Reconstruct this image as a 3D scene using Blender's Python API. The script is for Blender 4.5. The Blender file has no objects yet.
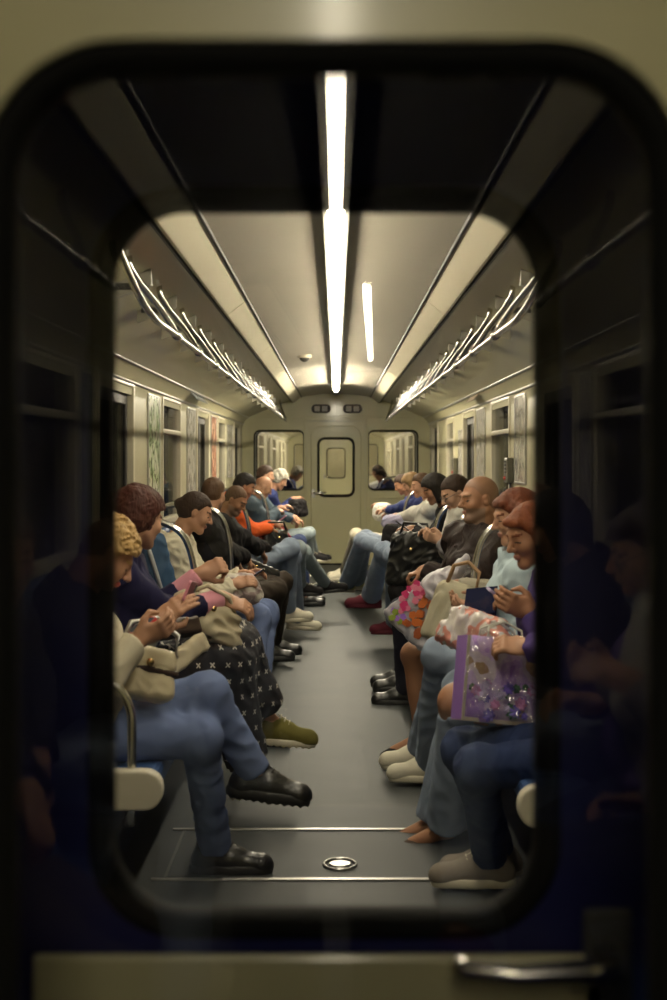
import bpy, bmesh, math, random
import numpy as np
from mathutils import Vector, Matrix
S = bpy.context.scene
COL = S.collection
EYE, FPX = 1.41, 1526.0
# ---------------------------------------------------------------- camera, world, exposure
cam = bpy.data.objects.new('camera', bpy.data.cameras.new('camera')); COL.objects.link(cam)
cam.location = (0, 0, EYE); cam.rotation_euler = (math.pi/2, 0, 0)
cd = cam.data; cd.sensor_fit = 'VERTICAL'; cd.sensor_height = 36; cd.lens = 36*FPX/1000
cd.shift_y = -0.041; cd.shift_x = -0.0025; cd.clip_start = .02
cd.dof.use_dof = True; cd.dof.focus_distance = 7.6; cd.dof.aperture_fstop = 4.2
S.camera = cam
w = bpy.data.worlds.new('tunnel_dark'); S.world = w; w.use_nodes = True
w.node_tree.nodes['Background'].inputs[0].default_value = (.002, .003, .006, 1)
w.node_tree.nodes['Background'].inputs[1].default_value = .3
S.view_settings.view_transform = 'Standard'; S.view_settings.look = 'None'
S.view_settings.gamma = 1; S.view_settings.use_curve_mapping = False
S.view_settings.exposure = 0.0
LAMP_B, LAMP_A, LAMP_C = 64.0, 50.0, 64.0
LAMP_COL = (1.0, .90, .68)
S.cycles.max_bounces = 8; S.cycles.diffuse_bounces = 3; S.cycles.glossy_bounces = 4
S.cycles.transparent_max_bounces = 24; S.cycles.sample_clamp_indirect = 4

# ---------------------------------------------------------------- materials
MATS = {}
def mat(name, c, r=.6, met=0, bump=0, bs=60, var=.12, vs=8, coat=0, spec=.5, emit=None, es=0, sheen=0):
    if name in MATS: return MATS[name]
    m = bpy.data.materials.new(name); m.use_nodes = True; MATS[name] = m
    N, L = m.node_tree.nodes, m.node_tree.links; b = N['Principled BSDF']
    b.inputs['Roughness'].default_value = r; b.inputs['Metallic'].default_value = met
    b.inputs['Specular IOR Level'].default_value = spec
    b.inputs['Coat Weight'].default_value = coat; b.inputs['Coat Roughness'].default_value = .12
    if sheen: b.inputs['Sheen Weight'].default_value = sheen
    tc = N.new('ShaderNodeTexCoord')
    nz = N.new('ShaderNodeTexNoise'); nz.inputs['Scale'].default_value = vs; nz.inputs['Detail'].default_value = 4
    L.new(tc.outputs['Object'], nz.inputs['Vector'])
    mx = N.new('ShaderNodeMix'); mx.data_type = 'RGBA'
    mx.inputs['A'].default_value = tuple(max(0, v*(1-var)) for v in c)+(1,)
    mx.inputs['B'].default_value = tuple(min(1, v*(1+var)) for v in c)+(1,)
    L.new(nz.outputs['Fac'], mx.inputs['Factor']); L.new(mx.outputs['Result'], b.inputs['Base Color'])
    if bump:
        n2 = N.new('ShaderNodeTexNoise'); n2.inputs['Scale'].default_value = bs; n2.inputs['Detail'].default_value = 3
        L.new(tc.outputs['Object'], n2.inputs['Vector'])
        bp = N.new('ShaderNodeBump'); bp.inputs['Strength'].default_value = bump; bp.inputs['Distance'].default_value = .01
        L.new(n2.outputs['Fac'], bp.inputs['Height']); L.new(bp.outputs['Normal'], b.inputs['Normal'])
    if emit:
        b.inputs['Emission Color'].default_value = emit+(1,); b.inputs['Emission Strength'].default_value = es
    return m
def glass_mat(name, tint=(1, 1, 1), f0=.042, gz=1.0):
    if name in MATS: return MATS[name]
    m = bpy.data.materials.new(name); m.use_nodes = True; MATS[name] = m
    N, L = m.node_tree.nodes, m.node_tree.links; N.clear()
    out = N.new('ShaderNodeOutputMaterial'); mix = N.new('ShaderNodeMixShader')
    t = N.new('ShaderNodeBsdfTransparent'); t.inputs[0].default_value = tint+(1,)
    g = N.new('ShaderNodeBsdfGlossy'); g.inputs['Roughness'].default_value = 0.0
    lw = N.new('ShaderNodeLayerWeight'); lw.inputs[0].default_value = .5
    p = N.new('ShaderNodeMath'); p.operation = 'POWER'; p.inputs[1].default_value = 5
    ma = N.new('ShaderNodeMath'); ma.operation = 'MULTIPLY_ADD'; ma.inputs[1].default_value = gz-f0; ma.inputs[2].default_value = f0
    L.new(lw.outputs['Facing'], p.inputs[0]); L.new(p.outputs[0], ma.inputs[0]); L.new(ma.outputs[0], mix.inputs[0])
    L.new(t.outputs[0], mix.inputs[1]); L.new(g.outputs[0], mix.inputs[2]); L.new(mix.outputs[0], out.inputs[0])
    return m
def blotch_mat(name, cols, scale=18, r=.35, stretch=(1, 1, 1)):
    if name in MATS: return MATS[name]
    m = mat(name, cols[0], r); N, L = m.node_tree.nodes, m.node_tree.links; b = N['Principled BSDF']
    tc = [n for n in N if n.type == 'TEX_COORD'][0]
    mp = N.new('ShaderNodeMapping'); mp.inputs['Scale'].default_value = stretch
    L.new(tc.outputs['Object'], mp.inputs['Vector'])
    nz = N.new('ShaderNodeTexNoise'); nz.inputs['Scale'].default_value = scale; nz.inputs['Detail'].default_value = 2.5
    L.new(mp.outputs[0], nz.inputs['Vector'])
    cr = N.new('ShaderNodeValToRGB'); cr.color_ramp.interpolation = 'CONSTANT' if len(cols) > 3 else 'EASE'
    n = len(cols)
    while len(cr.color_ramp.elements) < n: cr.color_ramp.elements.new(.5)
    for i, c in enumerate(cols):
        cr.color_ramp.elements[i].position = 0 if i == 0 else .30+.40*i/n
        cr.color_ramp.elements[i].color = c+(1,)
    L.new(nz.outputs['Fac'], cr.inputs[0]); L.new(cr.outputs[0], b.inputs['Base Color'])
    return m
def cross_mat(name):
    """black cloth printed with small white crosses"""
    m = mat(name, (.012, .010, .014), .75, bump=.15, bs=30); N, L = m.node_tree.nodes, m.node_tree.links; b = N['Principled BSDF']
    tc = [n for n in N if n.type == 'TEX_COORD'][0]
    sp = N.new('ShaderNodeSeparateXYZ'); L.new(tc.outputs['Object'], sp.inputs[0])
    def M(op, a, c=None):
        n = N.new('ShaderNodeMath'); n.operation = op
        for i, v in enumerate((a, c)):
            if v is None: continue
            if isinstance(v, (int, float)): n.inputs[i].default_value = v
            else: L.new(v, n.inputs[i])
        return n.outputs[0]
    u0 = M('MULTIPLY', M('ADD', sp.outputs[0], M('MULTIPLY', sp.outputs[1], .6)), 17); v0 = M('MULTIPLY', sp.outputs[2], 15)
    row = M('FLOOR', v0); u1 = M('ADD', u0, M('MULTIPLY', row, .37))
    u = M('SUBTRACT', M('FRACT', u1), .5); v = M('SUBTRACT', M('FRACT', v0), .5)
    a = M('ABSOLUTE', M('ADD', u, v)); d = M('ABSOLUTE', M('SUBTRACT', u, v))
    lo, hi = M('MINIMUM', a, d), M('MAXIMUM', a, d)
    k = M('MULTIPLY', M('LESS_THAN', lo, .055), M('LESS_THAN', hi, .27))
    mx = N.new('ShaderNodeMix'); mx.data_type = 'RGBA'; mx.inputs['A'].default_value = (.012, .010, .014, 1); mx.inputs['B'].default_value = (.62, .58, .52, 1)
    L.new(k, mx.inputs['Factor']); L.new(mx.outputs['Result'], b.inputs['Base Color'])
    return m
CREAM = mat('cream_panel', (.42, .385, .235), .38, var=.07, vs=2.5, coat=.25)
CREAM2 = mat('cream_door_paint', (.56, .53, .31), .33, var=.05, vs=2, coat=.55)
CEIL = mat('grey_white_ceiling', (.40, .37, .30), .45, var=.10, vs=1.6, coat=.1)
FASC = mat('cream_ceiling_cover', (.50, .46, .34), .35, var=.08, vs=2)
BLUE = mat('navy_coach_paint', (.010, .012, .085), .35, coat=.3)
RUBBER = mat('black_rubber', (.006, .006, .006), .75, spec=.15)
STEEL = mat('polished_steel', (.60, .585, .55), .22, 1)
STEEL2 = mat('brushed_steel', (.45, .44, .42), .35, 1)
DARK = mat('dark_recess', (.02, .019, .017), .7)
GREYP = mat('dark_grey_plastic', (.06, .06, .06), .5)
GREYH = mat('lamp_housing_grey', (.13, .125, .11), .5)
LEAF = mat('brown_black_door_leaf', (.03, .026, .024), .5)
SEATB = mat('blue_vinyl', (.03, .07, .19), .45, bump=.1)
SEATC = mat('cream_plastic', (.60, .56, .45), .4)
GLASS = glass_mat('clear_glass'); GLASSD = glass_mat('dusty_door_glass', (.55, .56, .55), .03, .22); GLASSW = glass_mat('dusty_window_glass', (.9, .9, .9), .04, .5)

# ---------------------------------------------------------------- mesh helpers
def link_mesh(name, me, m, parent=None, smooth=False):
    for x in (m if isinstance(m, (list, tuple)) else [m]): me.materials.append(x)
    if smooth: me.polygons.foreach_set('use_smooth', [True]*len(me.polygons))
    o = bpy.data.objects.new(name, me); COL.objects.link(o)
    if parent is not None: o.parent = parent
    return o
def fin(bm, name, m, parent=None, smooth=False, bevel=0):
    me = bpy.data.meshes.new(name); bmesh.ops.recalc_face_normals(bm, faces=bm.faces); bm.to_mesh(me); bm.free()
    o = link_mesh(name, me, m, parent, smooth)
    if bevel:
        b = o.modifiers.new('bevel', 'BEVEL'); b.width = bevel; b.segments = 2; b.limit_method = 'ANGLE'
    return o
def box(bm, x0, x1, y0, y1, z0, z1, M=None):
    v = [bm.verts.new((x, y, z)) for x in (x0, x1) for y in (y0, y1) for z in (z0, z1)]
    for f in ((0,1,3,2),(4,6,7,5),(0,4,5,1),(2,3,7,6),(0,2,6,4),(1,5,7,3)): bm.faces.new([v[i] for i in f])
    if M is not None:
        for q in v: q.co = M @ q.co
    return v
def tube(bm, pts, r, n=10, closed=False, flat=1.0, up=Vector((0, 0, 1))):
    pts = [Vector(p) for p in pts]; rings = []; N = len(pts)
    rr = r if isinstance(r, (list, tuple)) else [r]*N
    for i, p in enumerate(pts):
        a = pts[(i-1) % N] if (closed or i > 0) else p; b = pts[(i+1) % N] if (closed or i < N-1) else p
        t = (b-a).normalized(); s = t.cross(up)
        if s.length < 1e-4: s = t.cross(Vector((0, 1, 0)))
        s.normalize(); u = s.cross(t).normalized()
        rings.append([bm.verts.new(p+s*math.cos(2*math.pi*k/n)*rr[i]+u*math.sin(2*math.pi*k/n)*rr[i]*flat) for k in range(n)])
    for i in range(N if closed else N-1):
        A, B = rings[i], rings[(i+1) % N]
        for k in range(n): bm.faces.new((A[k], A[(k+1) % n], B[(k+1) % n], B[k]))
    if not closed:
        bm.faces.new(rings[0][::-1]); bm.faces.new(rings[-1])
def smooth_pts(pts, k=4):
    q = [Vector(p) for p in pts]; out = []
    for i in range(len(q)-1):
        a, b, c, d = q[max(i-1, 0)], q[i], q[i+1], q[min(i+2, len(q)-1)]
        for j in range(k):
            t = j/k; out.append(.5*((2*b)+(c-a)*t+(2*a-5*b+4*c-d)*t*t+(3*b-a-3*c+d)*t**3))
    return out+[q[-1]]
def rr_loop(x0, x1, z0, z1, r, n=10):
    out = []
    for cx, cz, a0 in ((x1-r, z1-r, 0), (x0+r, z1-r, 90), (x0+r, z0+r, 180), (x1-r, z0+r, 270)):
        for k in range(n+1):
            a = math.radians(a0+90*k/n); out.append((cx+r*math.cos(a), cz+r*math.sin(a)))
    return out
def holed(bm, x0, x1, z0, z1, hole, y, t):
    """slab between y and y+t with a rounded opening"""
    hx0, hx1, hz0, hz1, r = hole; H = rr_loop(hx0, hx1, hz0, hz1, r); cx, cz = (hx0+hx1)/2, (hz0+hz1)/2
    O = []
    for px, pz in H:
        dx, dz = px-cx, pz-cz
        s = min(((x1-cx)/dx if dx > 1e-9 else (x0-cx)/dx if dx < -1e-9 else 1e9), ((z1-cz)/dz if dz > 1e-9 else (z0-cz)/dz if dz < -1e-9 else 1e9))
        O.append([cx+dx*s, cz+dz*s])
    for c in ((x0, z0), (x0, z1), (x1, z0), (x1, z1)):
        ca = math.atan2(c[1]-cz, c[0]-cx)
        i = min(range(len(H)), key=lambda i: abs(math.remainder(math.atan2(O[i][1]-cz, O[i][0]-cx)-ca, 2*math.pi)))
        O[i] = list(c)
    V = [[[bm.verts.new((p[0], yy, p[1])) for p in Lp] for Lp in (H, O)] for yy in (y, y+t)]
    n = len(H)
    for i in range(n):
        j = (i+1) % n
        for s in (0, 1): bm.faces.new((V[s][0][i], V[s][0][j], V[s][1][j], V[s][1][i]))
        for q in (0, 1): bm.faces.new((V[0][q][i], V[0][q][j], V[1][q][j], V[1][q][i]))
def tag(o, label=None, cat=None, group=None, kind=None):
    if label: o['label'] = label
    if cat: o['category'] = cat
    if group: o['group'] = group
    if kind: o['kind'] = kind
    return o
def empty(name, loc, label, cat, group=None):
    o = bpy.data.objects.new(name, None); COL.objects.link(o); o.location = loc; o.empty_display_size = .1
    return tag(o, label, cat, group)
def struct(o): o['kind'] = 'structure'; return o
def copy_tree(o, parent=None):
    c = o.copy(); COL.objects.link(c)
    if parent is not None: c.parent = parent
    for ch in list(o.children): copy_tree(ch, c)
    return c
def P(px, py, d): return np.array([(px-336)*d/FPX, d, EYE-(py-459)*d/FPX])
HW = 1.25   # half width of the saloon

# ---------------------------------------------------------------- end walls with door and windows
def end_wall(y, t, into, ext, name, win_c=-.0125, door_n=1, side_glass=True, handles=('in',), panel=False, hzz=(.885, .965)):
    """partition slab y..y+t across the car; into = +1 if the saloon lies at larger y. ext = material of the outer face"""
    bm = bmesh.new(); ow = .39
    yi = y+t if into > 0 else y
    zt = 1.92
    for s in (-1, 1):
        a, b = (-HW-.08, -ow) if s < 0 else (ow, HW+.08)
        hx = (-1.10, -.42) if s < 0 else (.42, 1.10)
        holed(bm, a, b, .93, zt, (hx[0], hx[1], .985, 1.80, .09), y, t)
        box(bm, a, b, y, y+t, 0, .93)
    box(bm, -HW-.08, HW+.08, y, y+t, zt, 2.34)
    wl = fin(bm, name, [CREAM2, ext]); struct(wl)
    for p in wl.data.polygons:
        c = p.center.y
        if abs(c-(y if into > 0 else y+t)) < 1e-4: p.material_index = 1
    # mouldings on the saloon face
    bm = bmesh.new(); f = into
    def rib(x0, x1, z0, z1, d=.015): box(bm, x0, x1, min(yi, yi+f*d), max(yi, yi+f*d), z0, z1)
    rib(-HW, HW, 1.955, 1.985, .03)
    for s in (-1, 1):
        rib(*sorted((s*.405, s*.43)), .0, 1.95, .02); rib(*sorted((s*.46, s*1.2)), .885, .905); rib(*sorted((s*.46, s*.475)), .0, .885); rib(*sorted((s*1.185, s*1.2)), .0, .885)
    rib(-.012, .012, 1.985, 2.26, .012)
    o = fin(bm, 'trim_'+name.split('_')[-1], CREAM2, bevel=.004); struct(o)
    # side windows
    for s in (-1, 1):
        hx = (-1.10, -.42) if s < 0 else (.42, 1.10)
        bm = bmesh.new(); tube(bm, [(px, y+t/2, pz) for px, pz in rr_loop(hx[0], hx[1], .985, 1.80, .09)], .02, 8, True, up=Vector((0, 1, 0)))
        fr = fin(bm, 'window_%d' % (1 if s < 0 else 2), RUBBER, smooth=True); struct(fr)
        bm = bmesh.new(); box(bm, hx[0]-.005, hx[1]+.005, y+t/2-.004, y+t/2+.004, .98, 1.805); fin(bm, 'pane', GLASS, fr)
    # door leaf
    hole = (win_c-.25, win_c+.25, .90, 1.70, .10) if name != 'wall_front' else (win_c-.234, win_c+.234, .90, 1.689, .092)
    bm = bmesh.new(); td = t*.8; yd = y+t*.1
    holed(bm, -ow+.004, ow-.004, .87, 1.73, hole, yd, td); box(bm, -ow+.004, ow-.004, yd, yd+td, .02, .87); box(bm, -ow+.004, ow-.004, yd, yd+td, 1.73, 1.915)
    dr = fin(bm, 'door_%d' % door_n, [CREAM2, ext]); struct(dr)
    for p in dr.data.polygons:
        if abs(p.center.y-(yd if into > 0 else yd+td)) < 1e-4: p.material_index = 1
    bm = bmesh.new(); Lp = rr_loop(hole[0]+.008, hole[1]-.008, hole[2]+.008, hole[3]-.008, hole[4]-.008)
    tube(bm, [(px, y+t/2, pz) for px, pz in Lp], .017 if name != 'wall_front' else .0125, 10, True, flat=1.9, up=Vector((0, 1, 0)))
    fin(bm, 'window_gasket', RUBBER, dr, smooth=True)
    bm = bmesh.new(); box(bm, hole[0]-.002, hole[1]+.002, -.003, .003, hole[2]-.002, hole[3]+.002)
    pane = fin(bm, 'window_pane', GLASS, dr); pane.location = (0, y+t/2, 0)
    # raised arch on saloon face
    bm = bmesh.new(); yy = yi-f*t*.1+f*.004
    Lp = [(x, z) for x, z in rr_loop(-.33, .33, -.5, 1.85, .10) if z > .0]
    Lp.sort(key=lambda p: math.atan2(p[1]-.9, p[0])); 
    tube(bm, [(-.33, yy, .05), (-.33, yy, 1.72), (-.30, yy, 1.80), (-.23, yy, 1.845), (.23, yy, 1.845), (.30, yy, 1.80), (.33, yy, 1.72), (.33, yy, .05)], .006, 6)
    fin(bm, 'pressed_edge', CREAM2, dr, smooth=True)
    for hd in handles:
        side = f if hd == 'in' else -f
        yf = (yi-f*t*.1) if hd == 'in' else (y+t*.1 if f > 0 else y+t*.9)
        hx = -.30*f*1.0 if f > 0 else -.30
        hx = -.30 if f < 0 else (.288 if hd == 'out' else .30)           # latch side as seen along +y
        hz = hzz[0] if hd == 'out' else hzz[1]
        dirx = 1 if hx < 0 else -1
        bm = bmesh.new(); box(bm, hx-.026, hx+.026, min(yf, yf+side*.012), max(yf, yf+side*.012), hz-.07, hz+.045)
        tube(bm, [(hx, yf, hz), (hx, yf+side*.06, hz)], .016, 10)
        h0 = fin(bm, 'handle_plate', GREYP if hd == 'out' else STEEL2, dr, bevel=.004)
        bm = bmesh.new()
        tube(bm, [(hx, yf+side*.06, hz), (hx+dirx*.03, yf+side*.066, hz-.003), (hx+dirx*.10, yf+side*.066, hz-.006), (hx+dirx*.155, yf+side*.062, hz-.002), (hx+dirx*.168, yf+side*.056, hz+.004)], [.014, .014, .012, .011, .008], 12)
        fin(bm, 'door_handle', STEEL, h0, smooth=True)
    if panel:
        yf = yd if f > 0 else yd+td
        bm = bmesh.new(); box(bm, -.322, .285, min(yf, yf-f*.012), max(yf, yf-f*.012), .06, .885)
        fin(bm, 'lower_panel', CREAM2, dr, bevel=.006)
    return dr, pane
drA, paneA = end_wall(1.005, .06, -1, BLUE, 'wall_front', win_c=-.002, door_n=1, handles=('in',), hzz=(.885, .84))
drB, paneB = end_wall(1.62, .06, 1, BLUE, 'wall_near', door_n=2, handles=('in', 'out'), panel=True, hzz=(.888, .84))
paneB.rotation_euler.z = -math.radians(.75)
drB2, _ = end_wall(20.35, .06, -1, BLUE, 'wall_back', win_c=0, door_n=3, handles=('in',))
drC, _ = end_wall(21.0, .06, 1, mat('pale_grey_paint', (.52, .55, .48), .4), 'wall_beyond', win_c=0, door_n=4, handles=('out',))

# ---------------------------------------------------------------- car body
PROF = [(1.25, 1.80), (1.243, 1.86), (1.215, 1.92), (1.16, 1.965), (1.09, 1.995), (.90, 2.08), (.64, 2.185), (.60, 2.195), (.60, 2.225), (.46, 2.238), (.36, 2.256), (.24, 2.270), (.12, 2.278), (0, 2.28)]
def car(y0, y1, doors, wins, posters, ceil=None, tagc='', lampE=10, lamp_spans=(), lampk=(1, 1, 1, 1)):
    # floor
    bm = bmesh.new(); box(bm, -HW-.08, HW+.08, y0, y1, -.08, 0); struct(fin(bm, 'floor', FLOOR))
    # vault
    bm = bmesh.new(); prof = [(-x, z) for x, z in PROF]+[(x, z) for x, z in PROF[::-1]]
    rows = [[bm.verts.new((x, yy, z)) for x, z in prof] for yy in (y0, y1)]
    top = [[bm.verts.new((x*1.06, yy, z+.07)) for x, z in prof] for yy in (y0, y1)]
    for i in range(len(prof)-1):
        bm.faces.new((rows[0][i], rows[0][i+1], rows[1][i+1], rows[1][i])); bm.faces.new((top[0][i], top[1][i], top[1][i+1], top[0][i+1]))
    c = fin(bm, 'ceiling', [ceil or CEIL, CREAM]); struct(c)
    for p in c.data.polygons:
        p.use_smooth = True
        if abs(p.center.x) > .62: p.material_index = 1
    for s, nm in ((-1, 'left'), (1, 'right')):
        bm = bmesh.new(); t = .09
        xa, xb = sorted((s*HW, s*(HW+t)))
        ops = sorted([(a, b, 0, 1.86) for a, b in doors]+[(a, b, .95, 1.864) for a, b in wins])
        cur = y0
        for a, b, z0, z1 in ops:
            box(bm, xa, xb, cur, a, 0, 1.82); 
            if z0 > 0: box(bm, xa, xb, a, b, 0, z0)
            if z1 < 1.82: box(bm, xa, xb, a, b, z1, 1.82)
            cur = b
        box(bm, xa, xb, cur, y1, 0, 1.82)
        struct(fin(bm, 'wall_'+nm, CREAM))
        # cornice rails and kick plate
        bm = bmesh.new()
        tube(bm, [(s*(HW-.012), y0, 1.875), (s*(HW-.012), y1, 1.875)], .012, 8); tube(bm, [(s*1.165, y0, 1.962), (s*1.165, y1, 1.962)], .010, 8)
        struct(fin(bm, 'trim_'+nm, STEEL2, smooth=True))
        bm = bmesh.new(); box(bm, *sorted((s*(HW-.02), s*HW)), y0, y1, 0, .12); struct(fin(bm, 'baseboard_'+nm, GREYP))
        for a, b in wins:
            bm = bmesh.new(); x0, x1 = sorted((s*(HW-.012), s*(HW+.05)))
            for q in ((a-.02, a+.025), (b-.025, b+.02)): box(bm, x0, x1, q[0], q[1], .93, 1.885)
            for q in ((.93, .975), (1.84, 1.885), (1.595, 1.63)): box(bm, x0, x1, a, b, q[0], q[1])
            f = fin(bm, 'window_3', FASC, bevel=.006); struct(f)
            bm = bmesh.new(); x0, x1 = sorted((s*(HW+.02), s*(HW+.026))); box(bm, x0, x1, a, b, .95, 1.86); fin(bm, 'pane', GLASSW, f)
        for a, b in doors:
            m = (a+b)/2
            bm = bmesh.new(); x0, x1 = sorted((s*(HW-.015), s*(HW+.06)))
            for q in ((a-.03, a+.02), (b-.02, b+.03)): box(bm, x0, x1, q[0], q[1], 0, 1.89)
            box(bm, x0, x1, a, b, 1.845, 1.89)
            f = fin(bm, 'door_5', FASC, bevel=.008); struct(f)
            for u0, u1 in ((a+.02, m-.004), (m+.004, b-.02)):
                bm = bmesh.new(); x0, x1 = sorted((s*(HW+.025), s*(HW+.055)))
                box(bm, x0, x1, u0, u0+.06, 0, 1.845); box(bm, x0, x1, u1-.06, u1, 0, 1.845); box(bm, x0, x1, u0+.06, u1-.06, 0, .85); box(bm, x0, x1, u0+.06, u1-.06, 1.74, 1.845)
                lf = fin(bm, 'door_leaf', LEAF, f, bevel=.005)
                bm = bmesh.new(); x0, x1 = sorted((s*(HW+.035), s*(HW+.041))); box(bm, x0, x1, u0+.06, u1-.06, .85, 1.74); fin(bm, 'leaf_pane', GLASSD, lf)
    for li, (a, b) in enumerate(lamp_spans):
        r = empty('strip_lamp', (0, (a+b)/2, 2.235), 'long glowing strip lamp on the %s ceiling, %s' % (tagc, LAMPWORDS.pop(0)), 'lamp', 'strip lamps of the cars')
        bm = bmesh.new(); box(bm, -.045, .045, a-(a+b)/2, b-(a+b)/2, -.014, -.008); box(bm, -.02, .02, a-(a+b)/2, b-(a+b)/2, -.008, .046); fin(bm, 'housing', GREYH, r, bevel=.002)
        bm = bmesh.new(); tube(bm, [(0, a+.01-(a+b)/2, -.03), (0, b-.01-(a+b)/2, -.03)], .021 if tagc == 'near car' else .029, 12, flat=.7)
        em = mat('lamp_glow_%s_%d' % (tagc.replace(' ', '_'), li), (.8, .8, .8), .5, emit=LAMP_COL, es=lampE*lampk[li]); fin(bm, 'diffuser', em, r, smooth=True)
def make_floor():
    m = mat('worn_grey_linoleum', (.045, .049, .050), .5, var=.3, vs=3.5, bump=.05, bs=220, spec=.10)
    return m
FLOOR = make_floor()
LAMPWORDS = ['nearest the near door', 'second from the near door', 'third from the near door', 'farthest, before the end door',
             'over the photographer', 'deeper behind the photographer', 'nearest beyond the end door', 'second beyond the end door', 'third beyond the end door', 'farthest of all, two cars ahead']
DB = [(3.2, 4.45), (7.95, 9.35), (13.65, 14.9), (18.62, 19.75)]; WB = [(5.4, 7.1), (10.95, 12.2), (16.1, 17.1)]
car(1.68, 20.35, DB, WB, None, None, 'car ahead', LAMP_B, [(2.5, 6.5), (6.5, 10.5), (10.5, 14.2), (14.2, 17.6)], (.8, .9, 1.1, 3.5))
car(-12.0, 1.005, [(-2.6, -1.3), (-7.3, -5.9)], [(-5.2, -3.4), (-10, -8.4)], None, mat('shade_painted_ceiling', (.07, .066, .06), .5), 'near car', LAMP_A, [(-4.2, .1), (-8.9, -4.2)])  # near-car ceiling coloured dark in place of shade, dims its mirror image
bm = bmesh.new(); box(bm, -HW-.1, HW+.1, -12.08, -12, 0, 2.35); struct(fin(bm, 'wall_rear', CREAM))
car(21.06, 39.7, [(22.4, 23.3), (27.6, 28.8), (33.2, 34.4), (38.4, 39.3)], [(24.6, 26.3), (30.0, 31.6), (35.6, 36.9)], None, None, 'next car', LAMP_C, [(23.4, 28), (28, 33), (33, 37.9)], (1, 1, 3.0))
drD, _ = end_wall(39.7, .06, -1, CREAM2, 'wall_end', win_c=0, door_n=6, handles=('in',))
car(40.4, 47, [], [(42, 43.5)], None, None, 'last car', LAMP_C, [(41.2, 46.5)], (1.2,))
bm = bmesh.new(); box(bm, -HW-.1, HW+.1, 47, 47.08, 0, 2.35); struct(fin(bm, 'wall_far', CREAM))
# ceiling covers (the long cream covers either side of the lamp)
for y0, y1, carn in ((1.7, 20.3, 'car ahead'), (-11.9, .98, 'near car')):
    for s, sd in ((-1, 'left'), (1, 'right')):
        y = y0; n = 0; L = 3.1
        root = empty('ceiling_cover', (0, y0, 2.2), 'long slanted cream cover strip on the %s ceiling, %s of the lamp' % (carn, sd), 'ceiling cover')
        while y < y1-.05:
            b = min(y+L, y1)
            bm = bmesh.new()
            pr = [(s*.462, 2.240), (s*.466, 2.230), (s*.560, 2.155), (s*.575, 2.158), (s*.60, 2.235)]
            A = [bm.verts.new((px, y+.006-y0, pz-2.2)) for px, pz in pr]; B = [bm.verts.new((px, b-.006-y0, pz-2.2)) for px, pz in pr]
            for i in range(5): bm.faces.new((A[i], A[(i+1) % 5], B[(i+1) % 5], B[i]))
            bm.faces.new(A); bm.faces.new(B[::-1])
            fin(bm, 'cover_panel', FASC, root, bevel=.003); y = b
        bm = bmesh.new(); 
        for xx in (.452, .590): box(bm, *sorted((s*xx, s*(xx+.010))), 0, y1-y0, 2.224-2.2 if xx < .5 else 2.165-2.2, 2.24-2.2)
        fin(bm, 'shadow_gap_strip', GREYP, root)
# vents
WORDS_N = ['nearest', 'second', 'third', 'fourth', 'fifth', 'sixth', 'seventh', 'eighth', 'ninth', 'tenth', 'eleventh', 'twelfth', 'thirteenth', 'fourteenth', 'fifteenth', 'sixteenth']
VENT = mat('grey_vent', (.25, .235, .19), .5)
for s, sd in ((-1, 'left'), (1, 'right')):
    for i in range(15):
        y = 5.0+i*.95
        root = empty('air_vent', (s*.80, y, 2.115), '%s grey wedge air vent on the %s slope of the ceiling' % (WORDS_N[i], sd), 'air vent', 'ceiling vents on the %s' % sd)
        bm = bmesh.new()
        sl = lambda x: -.38*(x-.80)
        pts = [(.72, 0), (.90, 0), (.86, .38), (.76, .38)]
        lo = [bm.verts.new((s*(x-.80), yy, sl(x)-(.055 if yy == 0 else .004))) for x, yy in pts]; hi = [bm.verts.new((s*(x-.80), yy, sl(x)+.02)) for x, yy in pts]
        for k in range(4): bm.faces.new((lo[k], lo[(k+1) % 4], hi[(k+1) % 4], hi[k]))
        bm.faces.new(lo); bm.faces.new(hi[::-1]); fin(bm, 'scoop', VENT, root, bevel=.003)
        bm = bmesh.new(); box(bm, *sorted((s*-.06, s*.08)), -.008, .01, -.045, -.02); fin(bm, 'grille', DARK, root)
# handrails
def handrail(y0, y1, s, label):
    root = empty('handrail', (s*.62, y0, 1.89), label, 'handrail')
    bm = bmesh.new(); n = 40; pts = [(s*.10, 0, .30), (s*.08, .02, .2), (s*.03, .12, .06), (0, .3, 0)]
    L = y1-y0; pts += [(0, .3+(L-.6)*k/n, 0) for k in range(1, n)]+[(0, L-.3, 0), (s*.03, L-.12, .06), (s*.08, L-.02, .2), (s*.10, L, .30)]
    tube(bm, smooth_pts(pts), .0125, 12); fin(bm, 'rail', STEEL, root, smooth=True)
    y = 1.05
    while y < L-.5:
        bm = bmesh.new()
        tube(bm, [(0, y, 0), (s*.012, y-.06, .03), (s*.045, y-.2, .09), (s*.10, y-.36, .165), (s*.125, y-.43, .21), (s*.130, y-.44, .262)], .0125, 10)
        tube(bm, [(0, y-.035, -.0), (0, y+.045, -.0)], .018, 12)
        fin(bm, 'bracket', STEEL, root, smooth=True); y += .95
    return root
handrail(4.9, 19.3, -1, 'long polished steel handrail over the left bench row of the car ahead')
handrail(4.9, 19.3, 1, 'long polished steel handrail over the right bench row of the car ahead')
handrail(-6.5, -.6, -1, 'polished steel handrail in the near car on the left')
handrail(-6.5, -.6, 1, 'polished steel handrail in the near car on the right')

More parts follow.
